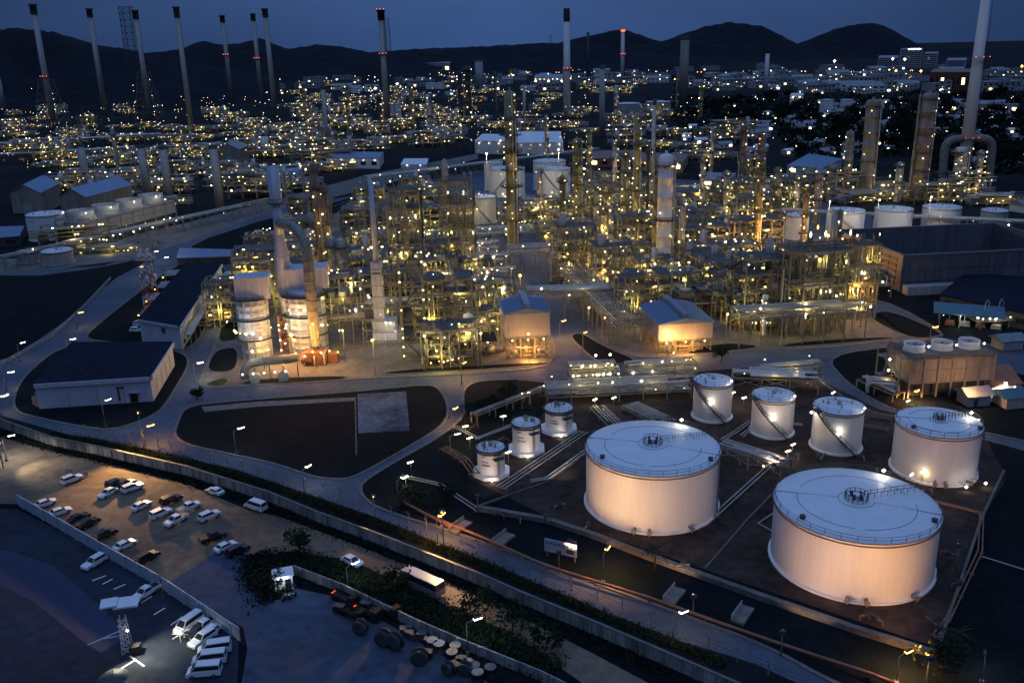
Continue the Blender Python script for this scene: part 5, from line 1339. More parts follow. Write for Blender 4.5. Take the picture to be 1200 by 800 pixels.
# handrail of the diagonal road at left
Pq=[G(0,430),G(60,397),(G(100,360)),G(130,328)]
b=MB()
for i in range(3): rail(b,[Pq[i]-Pq[0],Pq[i+1]-Pq[0]],1.3,r=.09)
tag(b.build('guard_rail','pale',None,Pq[0]),'pale guard rail along the left diagonal road','guard rail')
# culvert blocks and notice board on the verge
for (x,y) in ((540,619),(590,634),(790,700),(870,722)):
    p=G(x,y,.14); t=thing('culvert_block','small concrete culvert crossing on the tank farm verge','culvert',p,-.6,'small culverts on the verge'); b=MB(); b.box((0,0,.3),(2.2,5,.5)); b.build('slab','kerb',t); b=MB(); rail(b,[(-1,-2.4,.5),(-1,2.4,.5)],.9); b.build('railing','pale',t)
p=G(657,655,.14); t=thing('notice_board','large white notice board facing the road below the bund','sign',p,-.45); b=MB(); b.box((0,0,2.4),(6.4,.15,2.6)); b.build('panel','sheet',t)
b=MB()
for x in (-2.8,2.8): b.beam((x,.15,0),(x,.15,3.5),.16)
b.build('post','steel',t)
b=MB()
for k in range(7): b.box((-2.6+.8*k,-.1,3.0 if k%2 else 2.9),(.45,.03,.3))
b.box((1.9,-.1,2.0),(1.5,.03,.9)); b.build('faded_marks','dsteel',t)
# ------------------------------------------------------------------ the duct unit at the plant's left front
p0=G(328,428,.12); s=MPP(p0)
def vert(bx,by,top): q=G(bx,by,.12); return q,HT(q,top)
t=thing('flue_stack','blue-grey flue stack with a collar and swollen lower duct','stack',G(331,410,.12)); q=G(331,410); P2,h=from_top(319,194,410); t.location=(P2.x,P2.y,.12); s=MPP(P2)
z1=HT(P2,238); z2=HT(P2,278); z3=HT(P2,375)
b=MB(); b.lathe([(6.6*s,z1),(6.8*s,h),(6.2*s,h)],n=24); b.cyl((0,0,z2),(0,0,z1),5.2*s,n=20); b.build('shaft','sheet',t)
b=MB(); b.lathe([(9*s,z1-.3),(9*s,z1),(5.2*s,z1),(5.2*s,z1-.3)],n=20); b.circ((0,0,z1+1.2),9*s,.08,20,4); 
for i in range(12): b.beam((9*s*math.cos(i*.5236),9*s*math.sin(i*.5236),z1),(9*s*math.cos(i*.5236),9*s*math.sin(i*.5236),z1+1.2),.08)
b.build('collar_platform','dsteel',t)
b=MB(); b.lathe([(5.2*s,z2+1),(5.4*s,z2),(8.4*s,z2-6),(8.4*s,z3+7),(6.5*s,z3+2),(6*s,z3)],n=24)
for k in range(8): b.circ((0,0,z3+7+(z2-z3-13)*k/7),8.5*s,.14,24,4)
b.build('lower_duct','sheet',t)
b=MB(); W_=9*s
for sx in (-1,1):
    for sy in (-1,1): b.beam((sx*W_,sy*W_,0),(sx*W_,sy*W_,z3+2),.5)
for k in range(3):
    a=z3*k/3; c=z3*(k+1)/3
    for sy in (-1,1): b.beam((-W_,sy*W_,c),(W_,sy*W_,c),.35); b.beam((-W_,sy*W_,a),(W_,sy*W_,c),.28); b.beam((W_,sy*W_,a),(-W_,sy*W_,c),.28)
    for sx in (-1,1): b.beam((sx*W_,-W_,c),(sx*W_,W_,c),.35); b.beam((sx*W_,-W_,a),(sx*W_,W_,c),.28)
b.build('support_frame','orangep',t)
for k in range(6): lamp(t,(W_*random.choice((-1,1)),-W_-.5,z3*(k+.5)/6),random.choice(('warm','whitel')),1)
# arched duct
pb=G(372,424,.12); t=thing('arched_duct','tall arched flue duct bending down beside the flue stack','duct',pb); s2=MPP(pb); rel=P2-pb; rel.z=0
za=HT(P2,262); zt=HT(pb,300)
b=MB(); A=Vector((rel.x,rel.y,za)); top=Vector((0,0,zt)); d=Vector((-rel.x,-rel.y,0)); pts=[A+Vector((d.x*.06,d.y*.06,0))]
for k in range(9):
    a=k*math.pi/16; pts.append(Vector((A.x+d.x*(.5+.5*math.sin(a)),A.y+d.y*(.5+.5*math.sin(a)),za-d.length*.5*(1-math.cos(a)))))
pts+=[Vector((0,0,zt*.8)),Vector((0,0,zt*.55)),Vector((0,0,zt*.4))]
b.path(pts,6.0*s2,16); b.lathe([(6.0*s2,zt*.4),(4.4*s2,zt*.12),(4.4*s2,2)],n=18)
for k in range(9): b.circ((0,0,zt*(.95-.09*k)),(6.15 if k<6 else 5.4)*s2,.15,20,4)
b.build('duct','steel',t)
b=MB(); b.circ((0,0,zt*.16),7*s2,.12,20,4); b.lathe([(7*s2,zt*.15),(4.4*s2,zt*.15)],n=20); b.build('platform','dsteel',t)
b=MB(); b.box((0,-1,2),(7,5,4)); b.box((5,0,1.5),(3,3,3)); b.cyl((-4,-3,2),(-1,-3,2),1.4,n=14); b.build('fan_casing','orangep',t)
b=MB()
for x in (-3,0,3): b.path([(x,-4,.3),(x,-4,3+x*.3),(x,2,3+x*.3)],.25,6)
b.build('pipework','pale',t)
light('light',(3,-7,9),6000,ORG,'POINT',t,.4); light('light',(-9,-6,8),4500,ORG,'POINT',t,.4)
for i in range(6): lamp(t,(-5+2.5*i,-5,3+random.random()*3),random.choice(('orange','warm')),1)
# two regenerator vessels
for (x,by,top,wp,lb,box) in ((302,421,348,35,'left wide silver vessel under a dark box housing',True),(363,414,344,44,'right wide ringed vessel under a dark box housing',False)):
    q=G(x,by-5,.12); s3=MPP(q); r=wp/2*s3; h=HT(q,top); t=thing('reactor_vessel',lb,'vessel',q)
    b=MB(); pr=[(r,0)]
    for k in range(1,9):
        z=h*k/9; pr+=[(r,z-.25),(r*1.03,z-.2),(r*1.03,z+.2),(r,z+.25)]
    pr+=[(r,h)]
    b.lathe(pr,n=28)
    for i in range(14): a=i*math.pi/7; b.beam((r*1.01*math.cos(a),r*1.01*math.sin(a),0),(r*1.01*math.cos(a),r*1.01*math.sin(a),h),.3)
    b.build('shell','sheet',t)
    b=MB()
    if box: b.box((1,0,h+3.2),(r*2.15,r*1.5,6.4),GA); b.box((1,0,h+6.6),(r*2.2,r*1.6,.4),GA)
    else: b.cyl((0,0,h),(0,0,h+2),r*1.03,r*.75,28); b.box((1,2,h+5),(r*2.1,r*1.3,6.5),GA)
    b.build('housing','sheet',t)
    for z in (.33,.66,1.0):
        b=MB(); b.lathe([(r,h*z-.1),(r+1.5,h*z-.1),(r+1.5,h*z),(r,h*z)],n=28); b.circ((0,0,h*z+1.1),r+1.5,.07,28,4)
        for i in range(20): a=i*.314; b.beam(((r+1.5)*math.cos(a),(r+1.5)*math.sin(a),h*z),((r+1.5)*math.cos(a),(r+1.5)*math.sin(a),h*z+1.1),.08)
        b.build('platform','dsteel',t)
    for i in range(8): a=-2.8+i*.35; rlamp(t,((r+1.4)*math.cos(a),(r+1.4)*math.sin(a),h*random.choice((.36,.70,.4,.05))+2),1.1,.5)
    light('light',((r+3.5)*-.35,-(r+3.5),h*.62),600,WHT,'POINT',t,.3); light('light',((r+3)*.5,-(r+3),h*.2),600,YEL,'POINT',t,.3)
# the low bent duct with fans in front
q=G(300,446,.12); t=thing('bent_duct','low bent blue-grey duct on legs in front of the silver vessel','duct',q,GA)
b=MB(); b.path([(-3,0,1),(-3,0,3),(-2.2,.3,4.4),(-.5,.8,5.2),(2,1,5.4),(8,1.4,5.4),(12,2,5.4)],1.25,14); b.build('duct','steel',t)
for x in (0,4,8,12):
    b=MB(); b.beam((x,1,0),(x,1,3.6),.3); b.build('leg','steel',t)
for x in (0,8):
    b=MB(); b.cyl((x,-2.5,1.6),(x,-.5,1.6),1.5,n=16); b.box((x,-1.5,.4),(2.4,2.2,.8)); b.build('fan_casing','pale',t)
for i in range(5): lamp(t,(-3+3*i,-3.5,3.4),'whitel',1)
light('light',(3,-6,5),350,WHT,'POINT',t,.3)
# thin pale stack on its heater
P3,h=from_top(434,213,398); s=MPP(P3); t=thing('heater_stack','thin pale blue stack standing on a lit heater box','stack',(P3.x,P3.y,.12))
z1=HT(P3,308); b=MB(); b.cyl((0,0,z1),(0,0,h),3.4*s,2.6*s,18); b.lathe([(6.5*s,z1-3),(3.4*s,z1+.5)],n=18); b.build('stack','sheet',t)
b=MB(); b.lathe([(8*s,z1-3.2),(8*s,z1-3),(2*s,z1-3),(2*s,z1-3.2)],n=20); b.circ((0,0,z1-1.9),8*s,.1,20,4); b.build('platform','dsteel',t)
hb=HT(P3,376); b=MB(); b.box((1.5,0,hb*.75),(7.5,6,hb*.5+1)); b.box((2.5,-.5,hb*.28),(9,8,hb*.55)); b.box((0,0,(hb+z1)/2),(3.4,3.4,z1-hb)); b.build('heater_box','sheet',t)
b=MB()
for k in range(7):
    z=z1*k/7+1
    for (x,y) in ((-5,-5),(6,-5)): b.beam((x,y,z-1),(x,y,z+z1/7-1),.25)
    b.beam((-5,-5,z),(6,-5,z),.25); b.beam((-5,-5,z),(-5,4,z),.2); b.beam((6,-5,z),(6,4,z),.2)
b.build('frame','steel',t)
for i in range(9): rlamp(t,(random.uniform(-5,6),-5.4,z1*(i+.5)/9),1.1,.5)
light('light',(3,-8,hb*.7),450,WHT,'POINT',t,.3)
# fuel drum on a raised frame next to the left house
q=G(556,412,.12); t=thing('drum_platform','white horizontal drum on a platform with a dark roof below','vessel',q,GA)
b=MB()
for x in (-5,0,5):
    for y in (0,6): b.beam((x,y,0),(x,y,11),.3)
for z in (5,8,11): b.beam((-5,0,z),(5,0,z),.3); b.beam((-5,6,z),(5,6,z),.3)
b.build('frame','steel',t)
b=MB(); b.cyl((-1,-2,9.6),(-1,7,9.6),1.5,n=16); b.cyl((-1,-2.8,9.6),(-1,-2,9.6),.6,1.5,16); b.build('drum','white',t)
b=MB(); b.box((0,-2,5.2),(13,9,.3)); b.build('roof','roofdark',t)
b=MB(); b.cyl((3,-3,1.6),(6,-3,1.6),1.2,n=12); b.cyl((-4,-3,1.6),(-1,-3,1.6),1.2,n=12); b.build('pump','silver',t)
for i in range(7): lamp(t,(-5+1.7*i,-6.2,4.8 if i%2 else 11.5),'warm',.9)
# ------------------------------------------------------------------ rear plants seen small
def far_proto(seed):
    rnd=random.Random(seed); t=thing('distant_process_unit','distant process unit','process unit')
    w,d=rnd.uniform(22,34),14; H=rnd.uniform(9,24); b=MB(); n=rnd.randint(3,5); lv=[H*(k+1)/n for k in range(n)]
    for i in range(5):
        for y in (-d/2,d/2): b.beam((-w/2+w*i/4,y,0),(-w/2+w*i/4,y,H*rnd.uniform(.6,1)),.7)
    for z in lv:
        for y in (-d/2,d/2): b.beam((-w/2,y,z),(w/2,y,z),.6)
        b.box((rnd.uniform(-w/4,w/4),0,z),(w*.5,d,.3))
    b.build('frame','steel',t)
    b=MB()
    for k in range(4):
        x=rnd.uniform(-w/2,w/2); r=rnd.uniform(1,2.2); b.cyl((x,rnd.uniform(-5,5),0),(x,0,rnd.uniform(8,H*1.3)),r,n=10)
    for k in range(8): z=rnd.uniform(3,H); b.path([(-w/2-3,rnd.uniform(-8,0),z),(w/2+3,-7,z)],.5,5)
    b.build('vessel',rnd.choice(('silver','olive')),t)
    light('light',(0,-d/2-5,H*.6),700,YEL,'POINT',t,.5)
    for i in range(14): rlamp(t,(rnd.uniform(-w/2,w/2),-d/2-1.5,rnd.choice([2]+lv)+1.5),1.0,.25,.08)
    return t
FAR=[far_proto(50+i) for i in range(6)]
for f in FAR:
    for o in list(bpy.data.objects):
        if o.parent==f and o.name.startswith('lamp'): o.scale=[q*random.uniform(.9,1.8) for q in o.scale]
index_kids()
RG=[
 ([(0,128),(60,118),(200,118),(200,150),(330,118),(560,112),(560,150),(330,150),(0,160)],46,'small distant process unit near the foot of the left hills'),
 ([(0,160),(200,150),(330,140),(560,150),(560,172),(330,182),(180,200),(0,195)],52,'distant lamp-lit process unit in the far left plant'),
 ([(60,208),(330,200),(330,226),(230,250),(60,222)],16,'lamp-lit process unit behind the left cooling tower'),
 ([(340,100),(560,96),(700,108),(700,160),(560,170),(350,150)],46,'distant lamp-lit process unit behind the centre of the plant'),
 ([(300,180),(380,175),(420,215),(330,225)],8,'lamp-lit process unit beside the pale road'),
 ([(700,120),(880,150),(850,200),(720,178)],16,'distant lamp-lit process unit right of the central stack'),
 ([(860,215),(1180,232),(1170,244),(870,236)],14,'lamp-lit process unit in front of the grey columns'),
 ([(90,288),(160,284),(160,296),(90,302)],3,'lamp-lit pump area in front of the left cooling tower'),
 ([(640,92),(780,90),(900,104),(800,116),(660,108)],12,'distant lights of a process unit below the middle hill')]
rnd=random.Random(11); usedf=0
for poly,cnt,lb in RG:
    x0=min(q[0] for q in poly); x1=max(q[0] for q in poly); y0=min(q[1] for q in poly); y1=max(q[1] for q in poly); k=0; tries=0; mine=[]
    while k<cnt and tries<cnt*40:
        tries+=1; x=rnd.uniform(x0,x1); y=rnd.uniform(y0,y1)
        if not inpoly((x,y),poly): continue
        p=G(x,y)
        if any((p-q).length<22 for q in mine): continue
        mine.append(p)
        sc_=rnd.uniform(.8,1.2)
        if usedf<len(FAR): o=FAR[usedf]; o.location=p; o.rotation_euler.z=GA+rnd.choice((0,.2,-.2)); o['label']=lb; o['group']='distant process units'; o.scale=(sc_,sc_,sc_)
        else: dup(FAR[rnd.randrange(len(FAR))],p,GA+rnd.choice((0,.2,-.2)),lb,'distant process units',(sc_*1.2,sc_,sc_*rnd.uniform(.3,.85)))
        usedf+=1; k+=1
# ------------------------------------------------------------------ town buildings
def house_proto(seed,w,d,h,flat):
    rnd=random.Random(seed); t=thing('town_building','small town building','building'); b=MB(); b.box((0,0,h/2),(w,d,h)); b.build('wall',rnd.choice(('greywall','white','wall')),t)
    b=MB()
    if flat: b.box((0,0,h+.3),(w+1,d+1,.8)); b.box((w*.2,0,h+1.5),(w*.2,d*.4,2.4))
    else:
        b.v=[(-w*.54,-d*.56,h),(w*.54,-d*.56,h),(w*.54,d*.56,h),(-w*.54,d*.56,h),(-w*.54,0,h+d*.25),(w*.54,0,h+d*.25)]
        for q in ((0,1,5,4),(2,3,4,5),(1,2,5),(3,0,4)): b.face(list(q))
    b.build('roof',rnd.choice(('roofgrey','roofblue','roofw','roofgrey')),t)
    nf=max(1,int(h/4))
    for f in range(nf):
        for i in range(max(2,int(w/7))):
            b=MB(); b.box((-w/2+(i+.5)*w/max(2,int(w/7)),-d/2-.1,(f+.5)*h/nf),(w/max(2,int(w/7))*.5,.3,h/nf*.4)); b.build('window',rnd.choices(('glass','warm','whitel'),(12,1,.6))[0],t)
    return t
HP=[house_proto(80,24,14,6,False),house_proto(81,30,18,10,True),house_proto(82,18,14,15,True),house_proto(83,40,20,8,False),house_proto(84,14,10,5,False),house_proto(85,50,24,11,True)]
index_kids(); usedh=0
for poly,cnt,lb,mn in (([(560,92),(640,84),(840,80),(1010,80),(1200,82),(1210,108),(1000,112),(740,104),(560,108)],150,'distant town building with a few lit windows below the hills',15),
   ([(800,114),(1210,112),(1215,200),(1130,196),(1060,180),(940,192),(830,182),(740,150)],95,'house roof showing among the dark trees of the right rear belt',22),
   ([(200,98),(560,88),(560,112),(360,116),(220,108)],40,'distant building of the far left industrial area',20),
   ([(1188,242),(1230,238),(1230,256),(1188,254)],2,'low building behind the louvred basin at right edge',16)):
    xs=[q[0] for q in poly]; ys=[q[1] for q in poly]; k=0; tries=0; mine=[]
    while k<cnt and tries<cnt*30:
        tries+=1; x=rnd.uniform(min(xs),max(xs)); y=rnd.uniform(min(ys),max(ys))
        if not inpoly((x,y),poly): continue
        p=G(x,y)
        if any((p-q).length<mn for q in mine): continue
        mine.append(p); pi=rnd.choice((0,1,2,3,5,5) if y<108 else (0,3,4,4,0))
        s_=rnd.uniform(.8,1.4) if y<108 else rnd.uniform(.5,.8)
        if usedh<len(HP): o=HP[usedh]; o.location=p; o.rotation_euler.z=rnd.uniform(-.5,.5); o['label']=lb; o['group']='distant town buildings'
        else: dup(HP[pi],p,rnd.uniform(-.5,.5),lb,'distant town buildings',(s_,s_,s_))
        usedh+=1; k+=1
        if rnd.random()<(.75 if y<112 else .55):
            c=rnd.choice(('whitel','warm','orange','whitel','cool')); q=p+Vector((rnd.uniform(-12,12),-14,0))
            tt=thing('street_lamp','distant lit street lamp among the town buildings','street lamp',q,0,'distant town street lamps'); b=MB(); b.cyl((0,0,0),(0,0,8),.3,.2,5); b.build('pole','dsteel',tt); lamp(tt,(0,-.5,8),c,MPP(p)*rnd.uniform(.8,1.7))
# strings of tiny lamps along distant roads, past counting: one object
b=MB(); LK=('whitel','warm','orange','orange','cool','dsteel')
for i in range(330):
    x=rnd.choice((rnd.uniform(400,760),rnd.uniform(760,1200),rnd.uniform(760,1200),rnd.uniform(180,460))); y=rnd.uniform(84,112) if x>460 else rnd.uniform(90,125)
    if rnd.random()<.3: y=88+((x*.02)%3)
    if x>760 and rnd.random()<.45: y=rnd.uniform(112,200)
    p=G(x,y); r=MPP(p)*rnd.uniform(.16,.42); b.beam(p,p+Vector((0,0,11)),.3,mi=5); c=p+Vector((0,-.6,11)); o=len(b.v); k=rnd.randrange(5)
    b.v+=[tuple(c+Vector(q)*r) for q in ((1,0,0),(-1,0,0),(0,1,0),(0,-1,0),(0,0,1),(0,0,-1))]
    for q in ((0,2,4),(2,1,4),(1,3,4),(3,0,4),(2,0,5),(1,2,5),(3,1,5),(0,3,5)): b.face([o+z for z in q],k)
for i in range(620):
    x,y=rnd.uniform(0,700),rnd.uniform(112,205)
    if y>185 and x>330 or (x<200 and y<118): continue
    p=G(x,y); r=MPP(p)*rnd.uniform(.14,.34); hh=rnd.uniform(3,16); b.beam(p,p+Vector((0,0,hh)),.3,mi=5); c=p+Vector((0,-.6,hh)); o=len(b.v); k=rnd.choice((0,1,1,1,1,2))
    b.v+=[tuple(c+Vector(q)*r) for q in ((1,0,0),(-1,0,0),(0,1,0),(0,-1,0),(0,0,1),(0,0,-1))]
    for q in ((0,2,4),(2,1,4),(1,3,4),(3,0,4),(2,0,5),(1,2,5),(3,1,5),(0,3,5)): b.face([o+z for z in q],k)
tag(b.build('distant_road_lamps',list(LK)),'tiny lamps strung along the far roads of the town and rear plants','lamps',None,'stuff')
# ------------------------------------------------------------------ trees
def tree_mesh(seed,n,rx,rz,zc,ls,rnd=None):
    rnd=rnd or random.Random(seed); b=MB(); cl=[]
    for i in range(14):
        a=rnd.uniform(0,6.28); e=rnd.uniform(-.6,1); r=rnd.uniform(.3,.8); cl.append((rx*r*math.cos(a),rx*r*math.sin(a),zc+rz*e*.7,rnd.uniform(.25,.5)*rx))
    for i in range(n):
        c=rnd.choice(cl); d=Vector((rnd.gauss(0,1),rnd.gauss(0,1),rnd.gauss(0,1))).normalized()*c[3]*rnd.uniform(.6,1.1)
        p=Vector((c[0]+d.x,c[1]+d.y,c[2]+d.z)); u=Vector((rnd.gauss(0,1),rnd.gauss(0,1),rnd.gauss(0,.6))).normalized()*ls*rnd.uniform(.6,1.4); v=u.cross(Vector((rnd.gauss(0,1),rnd.gauss(0,1),rnd.gauss(0,1)))).normalized()*ls*rnd.uniform(.4,.9)
        o=len(b.v); b.v+=[tuple(p-u),tuple(p+v),tuple(p+u),tuple(p-v)]; b.face([o,o+1,o+2,o+3])
    return b
def make_tree(label,h,rx,n=500,ls=.35,m_='leaf',group=None,palm=False,seed=1):
    t=thing('tree',label,'tree',(0,0,0),0,group); b=MB()
    b.cyl((0,0,0),(.2,.1,h*.45),h*.035,h*.022,7)
    if not palm:
        for k in range(5):
            a=k*1.3; b.cyl((.15,.1,h*(.3+.03*k)),(rx*.6*math.cos(a),rx*.6*math.sin(a),h*.7),h*.015,h*.006,5)
    else: b.cyl((.2,.1,h*.45),(.3,.1,h*.8),h*.022,h*.02,6)
    b.build('trunk','bark',t)
    if palm:
        b=MB()
        for k in range(16):
            a=k*.39+.1; el=random.uniform(-.2,.7)
            for j in range(6):
                r0=rx*j/6; r1=rx*(j+1)/6; z0=h*.8+math.sin(el)*r0-.12*r0*r0; z1=h*.8+math.sin(el)*r1-.12*r1*r1
                w0=.28*(1-j/7); o=len(b.v); sx,sy=-math.sin(a)*w0,math.cos(a)*w0
                b.v+=[(r0*math.cos(a)-sx,r0*math.sin(a)-sy,z0-.1),(r0*math.cos(a)+sx,r0*math.sin(a)+sy,z0-.1),(r1*math.cos(a)+sx*.8,r1*math.sin(a)+sy*.8,z1-.1),(r1*math.cos(a)-sx*.8,r1*math.sin(a)-sy*.8,z1-.1)]
                b.face([o,o+1,o+2,o+3])
        b.build('crown',m_,t)
    else: tree_mesh(seed,n,rx,h*.32,h*.68,ls).build('crown',m_,t)
    return t
TP=[make_tree('dark tree','tree' and 11,5,700,.5,'dleaf',None,False,5),make_tree('dark tree',8,4.2,600,.45,'dleaf',None,False,6),make_tree('dark tree',14,5.5,800,.55,'dleaf',None,False,7)]
index_kids(); ut=0
for i in range(190):
    for _ in range(30):
        x=rnd.uniform(740,1215); y=rnd.uniform(112,200)
        if inpoly((x,y),[(740,120),(900,116),(1215,112),(1215,235),(1150,215),(1100,196),(1060,180),(940,190),(900,150),(800,145)]): break
    p=G(x,y); sc_=rnd.uniform(.9,1.5)
    lb='dark tree of the belt between the plant and the town'; gr='dark trees between the plant and the town'
    if ut<3: o=TP[ut]; o.location=p; o['label']=lb; o['group']=gr
    else: dup(TP[rnd.randrange(3)],p,rnd.uniform(0,6),lb,gr,(sc_*1.3,sc_*1.3,sc_))
    ut+=1
# far-off wood as one mass
rw=random.Random(4); b=MB()
for i in range(26000):
    x=rw.uniform(600,1260); y=rw.uniform(104,205)
    if not inpoly((x,y),[(740,122),(900,112),(1260,108),(1260,240),(1150,222),(1100,200),(1060,184),(940,192),(900,152),(800,150)]): continue
    p=G(x,y); z=rw.uniform(0,9)*abs(math.sin(x*.13)*math.cos(y*.31+x*.02))+rw.uniform(0,3); ls=rw.uniform(1.0,2.4)
    u=Vector((rw.gauss(0,1),rw.gauss(0,1),rw.gauss(0,.5))).normalized()*ls; v=u.cross(Vector((rw.gauss(0,1),rw.gauss(0,1),rw.gauss(0,1)))).normalized()*ls
    o=len(b.v); b.v+=[tuple(p+Vector((0,0,z))-u),tuple(p+Vector((0,0,z))+v),tuple(p+Vector((0,0,z))+u),tuple(p+Vector((0,0,z))-v)]; b.face([o,o+1,o+2,o+3])
tag(b.build('treeline','dleaf'),'dark tree belt between the plant and the town','trees',None,'stuff')
# near trees and shrubs
NT=[(351,650,5.5,2.6,'small dark tree standing in the dirt track'),(465,692,4,3.0,'shrubby tree left of the parked bus'),(560,722,4,3.4,'shrubby tree below the bus on the dark verge'),(600,740,4,3,'low tree at the end of the dark verge'),(520,590,4,2.6,'orange-lit bush inside the tank farm fence, right'),(482,592,4,2.8,'orange-lit bush inside the tank farm fence, left'),(595,470,5,3,'bush at the top of the dark triangle'),(580,480,4,2.6,'orange-tinted bush on the dark triangle'),(1100,790,5,3.5,'bushy tree at the bund corner, lower right'),(316,690,3,3,'bush left of the white guard booth'),(640,760,4,3,'dark shrub by the dirt track end'),(232,468,3,2,'small plant at the lawn corner beside the warehouse road'),(845,425,5,2.6,'round tree by the orange pipes behind the tall tanks'),(1110,215,9,6,'large dark tree below the huge white stack')]
for i,(x,y,h,rx,lb) in enumerate(NT):
    t=make_tree(lb,h,rx,420,.32,'leaf',None,False,100+i); t.location=G(x,y,.02)
for x,y,lb in ((766,672,'small palm tree in front of the bund wall'),(1118,772,'small palm at the lower right bund corner')):
    t=make_tree(lb,6,3,0,0,'leaf',None,True); t.location=G(x,y,.1)
def shrubs(px,n,w_,label,name,m_,hmax=1.2,seed=1,ls=.3):
    rs=random.Random(seed); P=[G(*q,.02) for q in px]; b=MB(); L_=[(P[i+1]-P[i]).length for i in range(len(P)-1)]
    for i in range(n):
        k=rs.choices(range(len(L_)),L_)[0]; u=rs.random(); p=P[k].lerp(P[k+1],u); d=(P[k+1]-P[k]).normalized(); p=p+Vector((-d.y,d.x,0))*rs.gauss(0,w_)
        z=rs.uniform(0,hmax)*(.3+.7*abs(math.sin(p.x*.35+p.y*.2))); uu=Vector((rs.gauss(0,1),rs.gauss(0,1),rs.gauss(0,1))).normalized()*ls*rs.uniform(.5,1.4); vv=uu.cross(Vector((rs.gauss(0,1),rs.gauss(0,1),rs.gauss(0,1)))).normalized()*ls*rs.uniform(.4,1)
        o=len(b.v); q=p+Vector((0,0,z)); b.v+=[tuple(q-uu),tuple(q+vv),tuple(q+uu),tuple(q-vv)]; b.face([o,o+1,o+2,o+3])
    tag(b.build(name,m_),label,'plants',None,'stuff')
shrubs([(60,510),(125,520),(220,541),(317,570),(440,613),(560,660),(705,722),(850,780)],15000,.7,'low weeds along the verge behind the perimeter wall','undergrowth','leaf',.8,2,.22)
shrubs([(335,652),(400,675),(470,702),(530,726),(600,760),(650,790)],14000,1.5,'dark weeds between the dirt track and the low wall','undergrowth','leaf',1.2,3,.25)
shrubs([(0,507),(62,526),(125,540),(220,563),(317,595),(374,617),(440,642),(560,692),(606,713),(705,756),(799,800)],15000,.8,'dark grass strip at the outer foot of the perimeter wall','undergrowth','dleaf',.4,4,.2)
shrubs([(300,650),(312,690),(330,700)],2600,2.0,'dark bushes around the guard booth','undergrowth','dleaf',1.4,5)
shrubs([(560,470),(590,490),(620,480)],4000,5.0,'patchy grass on the dark triangle by the road','undergrowth','leaf',.7,6,.22)
